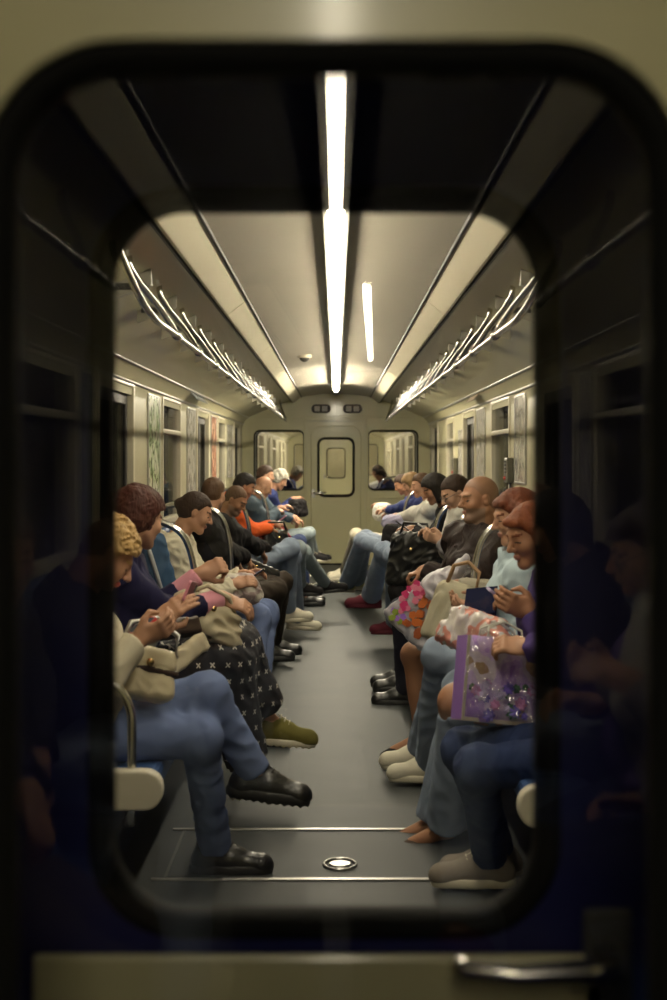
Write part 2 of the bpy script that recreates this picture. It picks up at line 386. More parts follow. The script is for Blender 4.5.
# benches
def bench(s, y0, y1, label, rails=(), endcap=True):
    L = y1-y0; root = empty('bench', (s*.85, y0, 0), label, 'bench')
    n = max(1, round(L/.5))
    for i in range(n):
        a, b = L*i/n+.004, L*(i+1)/n-.004
        bm = bmesh.new(); box(bm, *sorted((s*-.30, s*.22)), a, b, .37, .445); fin(bm, 'seat_cushion', SEATB, root, bevel=.02)
        bm = bmesh.new(); M = Matrix.Translation((s*.245, 0, .44)) @ Matrix.Rotation(s*.16, 4, 'Y'); box(bm, *sorted((s*.0, s*.07)), a, b, 0, .50, M); fin(bm, 'backrest', SEATB, root, bevel=.02)
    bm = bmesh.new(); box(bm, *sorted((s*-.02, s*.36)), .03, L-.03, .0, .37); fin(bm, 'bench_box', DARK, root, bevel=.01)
    for e in (0, 1):
        bm = bmesh.new(); yy = -.05 if e == 0 else L-.01
        tubep = rr_loop(-.33, .25, .355, .475, .055, 6); A = [bm.verts.new((s*x, yy, z)) for x, z in tubep]; B = [bm.verts.new((s*x, yy+.06, z)) for x, z in tubep]
        for k in range(len(A)): bm.faces.new((A[k], A[(k+1) % len(A)], B[(k+1) % len(A)], B[k]))
        bm.faces.new(A); bm.faces.new(B[::-1]); fin(bm, 'end_cap', SEATC, root, bevel=.008)
    for yy in (0,)+tuple(r-y0 for r in rails):
        bm = bmesh.new()
        low = yy == 0 and abs(y0) < 4.7
        tube(bm, smooth_pts([(s*-.225, yy, .30), (s*-.232, yy, .55), (s*-.225, yy, .66), (s*-.17, yy, .73), (s*-.05, yy, .75), (s*.385, yy, .75)] if low else [(s*-.225, yy, .30), (s*-.232, yy, .55), (s*-.232, yy, .80), (s*-.215, yy, .96), (s*-.17, yy, 1.075), (s*-.08, yy, 1.13), (s*.02, yy, 1.145), (s*.15, yy, 1.13), (s*.385, yy, 1.08)]), .0145, 12, up=Vector((0, 1, 0)))
        fin(bm, 'grab_hoop', STEEL, root, smooth=True)
    return root
bench(-1, 4.62, 7.85, 'blue bench with cream ends nearest on the left', (6.75,))
bench(1, 4.4, 7.9, 'blue bench with cream ends nearest on the right', (6.9,))
bench(-1, 9.0, 13.5, 'blue bench in the middle of the left row', (11.0,))
bench(1, 8.3, 13.5, 'blue bench in the middle of the right row', (9.75,))
bench(-1, 14.0, 18.4, 'blue bench far down the left row')
bench(1, 14.0, 18.4, 'blue bench far down the right row')
bench(1, -4.6, -.55, 'blue bench in the near car on the right'); bench(-1, -4.6, -.55, 'blue bench in the near car on the left')

# floor strips, hatch
for y, wd in ((5.80, 'farther'), (5.11, 'nearer')):
    bm = bmesh.new(); box(bm, -.62, .62, y-.012, y+.012, 0, .006)
    tag(fin(bm, 'floor_strip', STEEL2, bevel=.002), '%s thin metal strip across the grey floor by the front passengers' % wd, 'floor strip')
for y, wd in ((17.2, 'nearer of the two metal strips far down the aisle'), (18.4, 'farther of the two metal strips far down the aisle')):
    bm = bmesh.new(); box(bm, -.62, .62, y-.03, y+.03, 0, .006)
    tag(fin(bm, 'floor_strip', STEEL, bevel=.002), wd, 'floor strip')
hat = empty('floor_hatch', (.014, 5.30, 0), 'small round metal hatch set in the aisle floor between the two strips', 'hatch')
bm = bmesh.new(); tube(bm, [(.055*math.cos(a), .075*math.sin(a), .002) for a in np.linspace(0, 2*math.pi, 28)[:-1]], .006, 8, True); fin(bm, 'rim', STEEL2, hat, smooth=True)
bm = bmesh.new(); bmesh.ops.create_cone(bm, cap_ends=True, segments=24, radius1=.04, radius2=.036, depth=.006, matrix=Matrix.Translation((0, 0, .004))); fin(bm, 'cap', STEEL2, hat)
# small metal plate joint lines of floor hatch frame
bm = bmesh.new(); box(bm, -.58, -.57, 5.12, 5.8, 0, .004); tag(fin(bm, 'floor_strip', GREYP), 'short dark floor joint along the left bench front', 'floor strip')

# indicator lamps above far door
IND = mat('indicator_milk', (.45, .43, .38), .3)
for cx, sd in ((-.20, 'left'), (.22, 'right')):
    r = empty('indicator_lamp', (cx, 20.34, 2.08), 'small oval indicator with two pale lenses above the end door, %s one' % sd, 'indicator')
    bm = bmesh.new(); lp = rr_loop(-.13, .13, -.06, .06, .058, 8); A = [bm.verts.new((x, 0, z)) for x, z in lp]; B = [bm.verts.new((x*.95, -.025, z*.95)) for x, z in lp]
    for k in range(len(A)): bm.faces.new((A[k], A[(k+1) % len(A)], B[(k+1) % len(A)], B[k]))
    bm.faces.new(B); bm.faces.new(A[::-1]); fin(bm, 'bezel', GREYP, r)
    for q in (-.05, .05):
        bm = bmesh.new(); box(bm, q-.036, q+.036, -.035, -.024, -.036, .036); fin(bm, 'lens', IND, r, bevel=.012)
r = empty('dome_camera', (-.26, 12.6, 2.255), 'small dark dome fitting on the ceiling left of the strip lamp', 'ceiling fitting')
bm = bmesh.new(); bmesh.ops.create_uvsphere(bm, u_segments=16, v_segments=8, radius=.045, matrix=Matrix.Translation((0, 0, .0))); fin(bm, 'dome', DARK, r, True)
bm = bmesh.new(); bmesh.ops.create_cone(bm, cap_ends=True, segments=20, radius1=.06, radius2=.06, depth=.03, matrix=Matrix.Translation((0, 0, .005))); fin(bm, 'ring', FASC, r)
r = empty('round_fitting', (0, 19.2, 2.26), 'small round knob on the ceiling past the lamp end', 'ceiling fitting')
bm = bmesh.new(); bmesh.ops.create_uvsphere(bm, u_segments=16, v_segments=8, radius=.06); fin(bm, 'knob', STEEL2, r, True)

# posters and boxes on the walls
def poster(s, y0, y1, z0, z1, m, label, framed=True):
    r = empty('poster', (s*(HW-.004), (y0+y1)/2, (z0+z1)/2), label, 'poster'); h, v = (y1-y0)/2, (z1-z0)/2
    bm = bmesh.new(); box(bm, -.004, .004, -h, h, -v, v); fin(bm, 'sheet', m, r)
    bm = bmesh.new()
    for q in (-h-.008, h-.004): box(bm, -.009, .009, q, q+.012, -v-.008, v+.008)
    for q in (-v-.008, v-.004): box(bm, -.009, .009, -h, h, q, q+.012)
    fin(bm, 'frame', STEEL2, r, bevel=.002)
    # clear glossy cover
    return r
WHITE, GRN = (.62, .60, .50), (.10, .22, .06)
pm1 = blotch_mat('poster_green', [WHITE, (.45, .5, .33), GRN, WHITE], 9, .2)
pm2 = blotch_mat('poster_white', [(.5, .48, .42), (.3, .28, .26), (.55, .52, .44)], 14, .15)
pm3 = blotch_mat('poster_red', [(.40, .10, .06), (.48, .30, .20), (.30, .08, .05)], 10, .2)
pm4 = blotch_mat('poster_bluegrey', [(.15, .19, .28), (.25, .27, .30)], 12, .25)
poster(-1, 10.1, 10.75, 1.15, 1.84, pm1, 'tall green and white poster on the left wall by the window')
poster(-1, 12.75, 13.45, 1.0, 1.84, pm2, 'tall pale glossy poster on the left wall before the middle doors')
poster(-1, 15.2, 15.85, 1.1, 1.84, pm3, 'red poster on the left wall beyond the middle doors')
poster(-1, 17.5, 18.3, 1.2, 1.8, pm2, 'pale poster far down the left wall')
poster(1, 10.0, 10.6, 1.25, 1.84, pm2, 'tall pale poster on the right wall by the window')
poster(1, 12.75, 13.45, 1.0, 1.84, pm2, 'tall pale glossy poster on the right wall before the middle doors')
poster(1, 15.0, 15.45, 1.1, 1.7, pm2, 'pale poster on the right wall beyond the middle doors')
poster(-1, -5.7, -5.35, 1.0, 1.84, pm4, 'bluish poster in the near car on the left'); poster(1, -5.7, -5.35, 1.0, 1.84, pm2, 'pale poster in the near car on the right')
def slope_sign(s, y0, y1, m, label, zt=1.985, zb=1.90):
    r = empty('notice', (s*1.17, (y0+y1)/2, 1.94), label, 'notice'); h = (y1-y0)/2
    bm = bmesh.new(); box(bm, -.055, .055, -h, h, -.003, .003, Matrix.Rotation(s*-.85+(math.pi if s > 0 else 0), 4, 'Y')); fin(bm, 'sheet', m, r)
for a, b in ((12.4, 13.5),): slope_sign(-1, a, b, pm4, 'small blue notice on the left cornice above the pale poster')
slope_sign(1, 12.6, 13.3, blotch_mat('notice_brown', [(.22, .15, .10), (.30, .22, .16)], 20), 'small brown notice on the right cornice')
for y, wd in ((10.82, 'nearer'), (15.7, 'farther')):
    r = empty('intercom_box', (HW-.03, y, 1.33), '%s dark intercom box with a conduit on the right wall' % wd, 'intercom')
    bm = bmesh.new(); box(bm, -.02, .03, -.09, .09, -.09, .09); fin(bm, 'case', mat('olive_case', (.09, .085, .06), .4), r, bevel=.01)
    bm = bmesh.new(); [box(bm, -.026, -.018, -.05, .05, z, z+.012) for z in (-.02, .005, .03, .055)]; fin(bm, 'speaker_slots', DARK, r)
    bm = bmesh.new(); bmesh.ops.create_uvsphere(bm, u_segments=10, v_segments=6, radius=.014, matrix=Matrix.Translation((-.022, 0, -.055))); fin(bm, 'button', mat('red_button', (.4, .03, .02), .4), r, True)
    bm = bmesh.new(); tube(bm, [(.015, 0, -.09), (.015, 0, -.28)], .010, 8); fin(bm, 'conduit', GREYP, r, True)
r = empty('signal_lamp', (HW+.065, 11.25, 1.73), 'small orange lamp glowing outside the right window', 'lamp')
bm = bmesh.new(); bmesh.ops.create_uvsphere(bm, u_segments=12, v_segments=8, radius=.022); fin(bm, 'bulb', mat('orange_glow', (.8, .3, .05), .4, emit=(1, .35, .05), es=2.5), r, True)
bm = bmesh.new(); box(bm, -.042, -.01, -.02, .02, -.02, .02); fin(bm, 'base', GREYP, r, bevel=.003)

# ================================================================ sculpting kit: signed distance fields -> surface nets
rng = np.random.RandomState(7)
def nrm(v): v = np.asarray(v, float); return v/(np.linalg.norm(v)+1e-9)
class Field:
    def __init__(s, lo, hi, h):
        s.h = h; s.o = np.floor(np.asarray(lo, float)/h)*h-2*h; s.n = np.ceil((np.asarray(hi, float)-s.o)/h).astype(int)+4
        s.F = np.full(s.n, 1.0, np.float32)
    def win(s, lo, hi):
        a = np.clip(np.floor((np.asarray(lo)-s.o)/s.h).astype(int), 0, s.n); b = np.clip(np.ceil((np.asarray(hi)-s.o)/s.h).astype(int)+1, 0, s.n)
        if (b <= a).any(): return None
        g = [s.o[i]+s.h*np.arange(a[i], b[i]) for i in range(3)]
        X, Y, Z = np.meshgrid(*g, indexing='ij'); return (slice(a[0], b[0]), slice(a[1], b[1]), slice(a[2], b[2])), X, Y, Z
    def put(s, lo, hi, fn, k=.02, op='u'):
        m = k+2.5*s.h; W = s.win(np.asarray(lo)-m, np.asarray(hi)+m)
        if W is None: return
        sl, X, Y, Z = W; d = fn(X, Y, Z).astype(np.float32); F = s.F[sl]
        if op == 'u': hh = np.maximum(k-np.abs(F-d), 0)/k; s.F[sl] = np.minimum(F, d)-hh*hh*k*.25
        elif op == 's': hh = np.maximum(k-np.abs(F+d), 0)/k; s.F[sl] = np.maximum(F, -d)+hh*hh*k*.25
        elif op == 'i': s.F[sl] = np.maximum(F, d)
    def cone(s, a, b, ra, rb=None, k=.02, op='u', cut=None):
        a, b = np.asarray(a, float), np.asarray(b, float); rb = ra if rb is None else rb; R = max(ra, rb)
        ab = b-a; L2 = max(ab@ab, 1e-9)
        def fn(X, Y, Z):
            t = np.clip(((X-a[0])*ab[0]+(Y-a[1])*ab[1]+(Z-a[2])*ab[2])/L2, 0, 1)
            d = np.sqrt((X-a[0]-t*ab[0])**2+(Y-a[1]-t*ab[1])**2+(Z-a[2]-t*ab[2])**2)-(ra+(rb-ra)*t)
            if cut is not None:
                q, n = cut; d = np.maximum(d, (X-q[0])*n[0]+(Y-q[1])*n[1]+(Z-q[2])*n[2])
            return d
        s.put(np.minimum(a, b)-R, np.maximum(a, b)+R, fn, k, op)
    def ball(s, c, r, k=.02, op='u'): s.cone(c, c, r, r, k, op)
    def ell(s, c, R, r, k=.02, op='u'):
        """ellipsoid, R = 3x3 with columns the local axes"""
        c = np.asarray(c, float); r = np.asarray(r, float); m = max(r)
        def fn(X, Y, Z):
            D = (X-c[0], Y-c[1], Z-c[2]); q = [D[0]*R[0, i]+D[1]*R[1, i]+D[2]*R[2, i] for i in range(3)]
            k0 = np.sqrt(sum((q[i]/r[i])**2 for i in range(3))); k1 = np.sqrt(sum((q[i]/r[i]**2)**2 for i in range(3)))+1e-9
            return k0*(k0-1)/k1
        s.put(c-m, c+m, fn, k, op)
    def rbox(s, c, R, half, r=.01, k=.01, op='u', taper=0):
        c = np.asarray(c, float); half = np.asarray(half, float); m = np.linalg.norm(half)
        def fn(X, Y, Z):
            D = (X-c[0], Y-c[1], Z-c[2]); q = [D[0]*R[0, i]+D[1]*R[1, i]+D[2]*R[2, i] for i in range(3)]
            sc = 1+taper*q[2]/half[2]
            e = [np.abs(q[0])-(half[0]-r)*sc, np.abs(q[1])-(half[1]-r)*sc, np.abs(q[2])-(half[2]-r)]
            return np.sqrt(sum(np.maximum(v, 0)**2 for v in e))+np.minimum(np.maximum(e[0], np.maximum(e[1], e[2])), 0)-r
        s.put(c-m, c+m, fn, k, op)
    def rough(s, amp, wl, seed=0, n=6, stretch=None):
        if amp <= 0: return
        r = np.random.RandomState(seed); g = [s.o[i]+s.h*np.arange(s.n[i]) for i in range(3)]; X, Y, Z = np.meshgrid(*g, indexing='ij', sparse=True); X = X.astype(np.float32); Y = Y.astype(np.float32); Z = Z.astype(np.float32)
        wx = .35*wl*np.sin(2*math.pi*(Y+.7*Z)/(2.3*wl)+r.rand()*6); acc = 0
        for i in range(n):
            d = nrm(r.randn(3)); f = 2*math.pi/wl*(.6+.9*r.rand()); acc = acc+np.sin(((X+wx)*d[0]+Y*d[1]+Z*d[2])*f+r.rand()*6.3)
        acc = np.abs(acc/n**.5)-.6
        s.F += (acc*amp).astype(np.float32)
    def mesh(s, name):
        F = s.F; sg = F < 0; n = np.array(F.shape)-1
        cs = np.zeros(n, np.int8)
        cor = [(i, j, k) for i in (0, 1) for j in (0, 1) for k in (0, 1)]
        for c in cor: cs += sg[c[0]:c[0]+n[0], c[1]:c[1]+n[1], c[2]:c[2]+n[2]]
        act = np.argwhere((cs > 0) & (cs < 8)); N = len(act)
        V = {c: F[act[:, 0]+c[0], act[:, 1]+c[1], act[:, 2]+c[2]] for c in cor}
        acc = np.zeros((N, 3)); cnt = np.zeros(N)
        for ax in range(3):
            for c in cor:
                if c[ax]: continue
                e = list(c); e[ax] = 1; va, vb = V[c], V[tuple(e)]; m = (va < 0) != (vb < 0)
                t = np.where(m, va/np.where(m, va-vb, 1), 0); p = np.tile(np.array(c, float), (N, 1)); p[:, ax] += t
                acc[m] += p[m]; cnt[m] += 1
        co = s.o+s.h*(act+acc/cnt[:, None]); vid = np.full(n, -1, np.int32); vid[tuple(act.T)] = np.arange(N)
        Q = []
        for ax in range(3):
            u, v = (ax+1) % 3, (ax+2) % 3; sl0 = [slice(None)]*3; sl1 = [slice(None)]*3; sl0[ax] = slice(0, -1); sl1[ax] = slice(1, None)
            df = sg[tuple(sl0)] != sg[tuple(sl1)]; E = np.argwhere(df); E = E[(E[:, u] > 0) & (E[:, v] > 0) & (E[:, u] < n[u]) & (E[:, v] < n[v])]
            ids = []
            for du, dv in ((-1, -1), (0, -1), (0, 0), (-1, 0)):
                q = E.copy(); q[:, u] += du; q[:, v] += dv; ids.append(vid[tuple(q.T)])
            q = np.stack(ids, 1); ins = sg[tuple(E.T)]; q[~ins] = q[~ins][:, ::-1]; Q.append(q)
        Q = np.concatenate(Q); Q = Q[(Q >= 0).all(1)]
        return co, Q
def np_mesh(name, co, Q, m, parent=None, origin=(0, 0, 0), mi=None):
    me = bpy.data.meshes.new(name); co = co-np.asarray(origin)
    me.vertices.add(len(co)); me.vertices.foreach_set('co', co.astype(np.float32).ravel())
    me.loops.add(len(Q)*4); me.loops.foreach_set('vertex_index', Q.astype(np.int32).ravel())
    me.polygons.add(len(Q)); me.polygons.foreach_set('loop_start', np.arange(0, len(Q)*4, 4, dtype=np.int32))
    if mi is not None: me.polygons.foreach_set('material_index', mi.astype(np.int32))
    me.update(calc_edges=True); me.validate()
    return link_mesh(name, me, m, parent, True)
def frame(fwd, up=(0, 0, 1)):
    x = nrm(fwd); y = nrm(np.cross(up, x)); z = np.cross(x, y); return np.stack([x, y, z], 1)
def yawpitch(yaw, pitch, roll=0):
    """yaw from +x towards +y, pitch > 0 looks up"""
    a, b = math.radians(yaw), math.radians(pitch); f = np.array([math.cos(a)*math.cos(b), math.sin(a)*math.cos(b), math.sin(b)])
    R = frame(f); r = math.radians(roll); c, s_ = math.cos(r), math.sin(r); return R @ np.array([[1, 0, 0], [0, c, -s_], [0, s_, c]])
def ik(a, b, l1, l2, pole):
    a, b = np.asarray(a, float), np.asarray(b, float); d = b-a; L = np.linalg.norm(d); u = d/L
    if L >= l1+l2-.005: return a+u*L*l1/(l1+l2)
    x = (l1*l1-l2*l2+L*L)/(2*L); hgt = math.sqrt(max(l1*l1-x*x, 0)); p = np.asarray(pole, float); p = p-(p@u)*u; return a+u*x+nrm(p)*hgt

SKIN = dict(fair=(.44, .235, .145), tan=(.34, .165, .092), pale=(.50, .29, .19), red=(.42, .20, .12))
def skin_mat(k): return mat('skin_'+k, SKIN[k], .5, var=.08, vs=14, spec=.35)
def shoe_build(parent, org, ank, toe, style, upper, sole, h=.006, size=.265):
    """ank: ankle joint ~.09 above the sole; toe: direction towards the toes"""
    ank = np.asarray(ank, float); R = frame(toe); f, y, u = R.T; base = ank-u*.092; H = -f*.06; L = size
    F = Field(base-.30, base+.32, h)
    p = lambda a, b, c: base+f*a+y*b+u*c
    hi = style in ('boot',)
    th = .042 if style == 'boot' else .034 if style in ('sneaker', 'runner') else .012
    if style == 'flat':
        F.cone(p(-.045, 0, .022), p(.13, 0, .014), .030, .036, .02); F.cone(p(.13, 0, .014), p(.175, 0, .010), .034, .022, .02)
        F.rbox(p(0, 0, .062), R, (.075, .028, .04), .02, .012, 's'); F.rbox(p(.07, 0, .058), R, (.03, .024, .03), .015, .012, 's')
    else:
        F.cone(p(-.04, 0, .045), p(.05, 0, .055), .040, .042, .03); F.cone(p(.05, 0, .052), p(.15, 0, .036), .043, .040, .03)
        F.ball(p(.165, 0, .034), .037, .02); F.cone(p(-.035, 0, .05), p(-.015, 0, .098 if not hi else .15), .040, .042, .03)
        if style in ('sneaker', 'runner', 'boot'): F.cone(p(.02, 0, .1), p(.085, 0, .075), .022, .018, .02)
        F.rbox(p(-.012, 0, .14 if not hi else .19), R, (.06, .06, .03), .005, .005, 's')
    # flatten the bottom and make the welt
    F.put(base-.3, base+.3, lambda X, Y, Z: -((X-base[0])*u[0]+(Y-base[1])*u[1]+(Z-base[2])*u[2])+th*.5, .001, 'i')
    co, Q = F.mesh('shoe'); nm = parent.location
    sh = np_mesh('shoe', co, Q, [upper], parent, nm)
    F = Field(base-.30, base+.32, h)
    w = .047 if style != 'flat' else .038
    if style == 'boot': w = .052
    F.cone(p(-.045, 0, th/2), p(.06, 0, th/2), w-.006, w-.003, .03); F.cone(p(.06, 0, th/2), p(.155 if style != 'flat' else .14, 0, th/2), w-.003, w-.008, .03)
    if style == 'flat': F.cone(p(.14, 0, .005), p(.18, 0, .005), .028, .018, .02)
    F.put(base-.3, base+.3, lambda X, Y, Z: np.abs((X-base[0])*u[0]+(Y-base[1])*u[1]+(Z-base[2])*u[2]-th/2)-th/2, .001, 'i')
    if style in ('boot', 'runner'):
        for a in np.arange(-.08, .19, .026): F.rbox(p(a, 0, 0), R, (.005, .09, .007), .002, .003, 's')
    co, Q = F.mesh('sole'); np_mesh('sole', co, Q, [sole], sh, nm)
    if style in ('sneaker', 'runner', 'boot'):
        bm = bmesh.new()
        for a, z, ww in ((.040, .126, .020), (.058, .116, .022), (.076, .105, .024), (.094, .093, .024)):
            tube(bm, [tuple(p(a, -ww, z-.014)-np.array(nm)), tuple(p(a+.003, 0, z-.002)-np.array(nm)), tuple(p(a, ww, z-.014)-np.array(nm))], .0035, 6)
        box_ = tube(bm, [tuple(p(.03, 0, .126)-np.array(nm)), tuple(p(.10, 0, .088)-np.array(nm))], .003, 6)
        fin(bm, 'laces', mat('lace_light', (.5, .46, .36), .8) if style != 'boot' else mat('lace_dark', (.03, .03, .03), .7), sh, True)
    return sh

def hand_into(B, wrist, fdir, back, right, curl=.7, spread=0, sc=1.0, r=1.0):
    X = nrm(fdir); Z = np.asarray(back, float); Z = nrm(Z-(Z@X)*X); Y = np.cross(Z, X); sy = 1 if right else -1   # right hand, palm down: thumb to +Y of this frame
    p = lambda a, b, c: wrist+sc*(X*a+Y*sy*b+Z*c)
    R = np.stack([X, Y, Z], 1)
    B.cone(wrist-X*.03, p(.02, 0, 0), .024, .023, .02)
    B.ell(p(.052, 0, -.001), R, np.array((.05, .040, .016))*sc, .015)
    for by, ln in ((.030, .072), (.010, .083), (-.010, .077), (-.029, .060)):
        b0 = p(.088, by, .003); B.ball(b0, .0098*r, .01)
        d = np.array([1, spread*by*8, 0]); c1, c2, c3 = curl*.75, curl*1.7, curl*2.3; pt = np.array([.088, by, .003])
        for cc, fr, ra, rb in ((c1, .45, .0092, .0085), (c2, .32, .0085, .0078), (c3, .25, .0078, .0066)):
            q = pt+ln*fr*np.array([math.cos(cc), spread*by*8, -math.sin(cc)]); B.cone(p(*pt), p(*q), ra*r, rb*r, .004); pt = q
    t0, t1, t2, t3 = (.018, .026, -.006), (.045, .050, -.018), (.072, .056, -.028-.01*curl), (.094, .048-.02*curl, -.034-.012*curl)
    B.cone(p(*t0), p(*t1), .0135*r, .0115*r, .014); B.cone(p(*t1), p(*t2), .0108*r, .0098*r, .004); B.cone(p(*t2), p(*t3), .0096*r, .0072*r, .004)

def head_into(B, C, R, hs, male, h):
    p = lambda a, b, c: C+hs*(R @ np.array((a, b, c)))
    E = lambda c, r, k=.02, op='u': B.ell(p(*c), R, np.array(r)*hs, k*hs, op)
    co = lambda a, b, ra, rb, k=.015, op='u': B.cone(p(*a), p(*b), ra*hs, rb*hs, k*hs, op)
    E((-.014, 0, .032), (.097, .074, .088)); E((.028, 0, -.022), (.062, .060, .082), .03)
    jw = .056 if male else .050
    for s in (-1, 1):
        co((-.012, s*jw, -.058), (.064, s*.018, -.102), .020, .018, .03)
        B.ball(p(.058, s*.038, -.030), .026*hs, .025*hs)
    B.ball(p(.070, 0, -.103), (.022 if male else .019)*hs, .02*hs)
    co((.082, -.030, .022), (.082, .030, .022), .014 if male else .011, .014 if male else .011, .015)
    for s in (-1, 1): B.ball(p(.104, s*.031, .002), .015*hs, .012*hs, 's')
    for s in (-1, 1): B.ball(p(.0775, s*.031, .001), .0135*hs, .004*hs)
    co((.088, 0, .012), (.114, 0, -.030), .0085, .0118, .010)
    for s in (-1, 1): B.ball(p(.101, s*.011, -.034), .0088*hs, .008*hs)
    E((.0925, 0, -.0605), (.009, .022, .0058), .008); E((.0905, 0, -.0715), (.009, .018, .0065), .008)
    for s in (-1, 1):
        E((-.010, s*.076, -.006), (.020, .009, .031), .008); B.ball(p(.002, s*.086, -.004), .009*hs, .006*hs, 's')
def face_index(co, Q, C, R, hs, beard=False):
    """0 skin, 1 lips, 2 brow, 3 eye line, 4 shaven beard"""
    L = ((co-C) @ R)/hs; q = L[Q].mean(1); x, y, z = q.T; a = np.abs(y); mi = np.zeros(len(Q), int)
    if beard: mi[(x > -.01) & (z < -.045-.0*x) & (z > -.135) & (a < .085) & (x > .0+.0*a) & ~((x > .085) & (a < .026) & (z > -.082))] = 4
    mi[(x > .084) & (a < .021) & (z < -.056) & (z > -.077)] = 1
    mi[(x > .055) & (a > .014) & (a < .050) & (z > .017+.06*(a-.014)) & (z < .0275+.06*(a-.014))] = 2
    mi[(x > .062) & (a > .017) & (a < .046) & (z > -.0075) & (z < -.001)] = 3
    return mi
def hair_build(parent, org, C, R, hs, style, m, h, seed=0):
    p = lambda a, b, c: C+hs*(R @ np.array((a, b, c)))
    F = Field(C-.26*hs-.1, C+.26*hs, h)
    E = lambda c, r, k=.02, op='u': F.ell(p(*c), R, np.array(r)*hs, k*hs, op)
    if style in ('buzz', 'shaved'):
        t = .004 if style == 'buzz' else .0015
        E((-.014, 0, .032), (.097+t, .074+t, .088+t)); E((-.045, 0, -.025), (.062+t, .060+t, .06)); lim = (.066, .062)
    elif style == 'balding':
        E((-.020, 0, .000), (.098, .080, .060)); lim = (.02, .03)
    else:
        t = dict(short=.010, bob=.022, tied=.007, curly=.024, puffy=.024, fringe=.008).get(style, .012)
        E((-.016, 0, .034), (.097+t, .074+t, .087+t)); E((-.045, 0, -.02), (.066+t, .066+t*.9, .062), .03)
        if style == 'puffy':
            E((-.045, 0, .028), (.098, .092, .088), .03); E((-.07, 0, -.035), (.055, .078, .05), .03)
            for i in range(14):
                a = rng.rand()*6.28; b = rng.rand()*1.3; F.ball(p(-.045-.08*math.sin(b)*abs(math.cos(a)), .086*math.sin(a)*math.sin(b), .035+.08*math.cos(b)), .022*hs, .015)
        if style == 'curly':
            for i in range(60):
                a = rng.rand()*6.28; b = rng.rand()*2.0; q = (-.025+.105*math.sin(b)*math.cos(a), .09*math.sin(b)*math.sin(a), .03+.10*math.cos(b))
                if q[0] > .055 and q[2] < .05: continue
                F.ball(p(*q), (.016+.012*rng.rand())*hs, .012)
        if style in ('bob', 'fringe'):
            for s in (-1, 1): F.cone(p(-.005, s*.074, .03), p(.018, s*.072, -.10), .034*hs, .026*hs, .03)
            F.cone(p(-.08, 0, .0), p(-.072, 0, -.12), .05*hs, .04*hs, .05)
        if style == 'fringe': F.cone(p(.072, -.045, .070), p(.072, .045, .070), .012*hs, .012*hs, .03)
        if style in ('tied', 'bun'):
            E((-.115, 0, .012), (.036, .036, .036), .02)
        lim = (.070, .058)
    # clear the face and the ears' front
    def face(X, Y, Z):
        D = np.stack([X-C[0], Y-C[1], Z-C[2]], -1) @ R/hs; x, y, z = D[..., 0], D[..., 1], D[..., 2]
        zl = lim[1]+.25*np.maximum(.03-np.abs(y), -.1)*0-.35*np.maximum(np.abs(y)-.045, 0)
        xl = .012+.0*z if style not in ('bob', 'fringe') else .040
        if style == 'fringe': zl = zl-.004
        return np.maximum(xl+np.clip((z-.01)*.75, 0, .2)-x, z-zl)*hs
    if style != 'balding': F.put(C-.3, C+.3, face, .010, 's')
    else:
        F.put(C-.3, C+.3, lambda X, Y, Z: ((np.stack([X-C[0], Y-C[1], Z-C[2]], -1) @ R)[..., 0]/hs*-1+.015)*hs*-1*-1, .01, 's') if False else None
        F.ell(p(.06, 0, .0), R, np.array((.075, .12, .12))*hs, .01, 's')
    # below the nape
    if style not in ('bob', 'fringe', 'puffy', 'curly'):
        n = R @ np.array((.45, 0, -1.0)); n = nrm(n); q = p(-.06, 0, -.075); F.put(C-.3, C+.3, lambda X, Y, Z: -((q[0]-X)*n[0]+(q[1]-Y)*n[1]+(q[2]-Z)*n[2]), .002, 'i')
    if style not in ('buzz', 'shaved', 'balding'): F.rough({'curly': .008, 'puffy': .004}.get(style, .0022), {'curly': .03, 'puffy': .028}.get(style, .018), seed)
    co, Q = F.mesh('hair')
    if len(Q): return np_mesh('hair', co, Q, [m], parent, org)

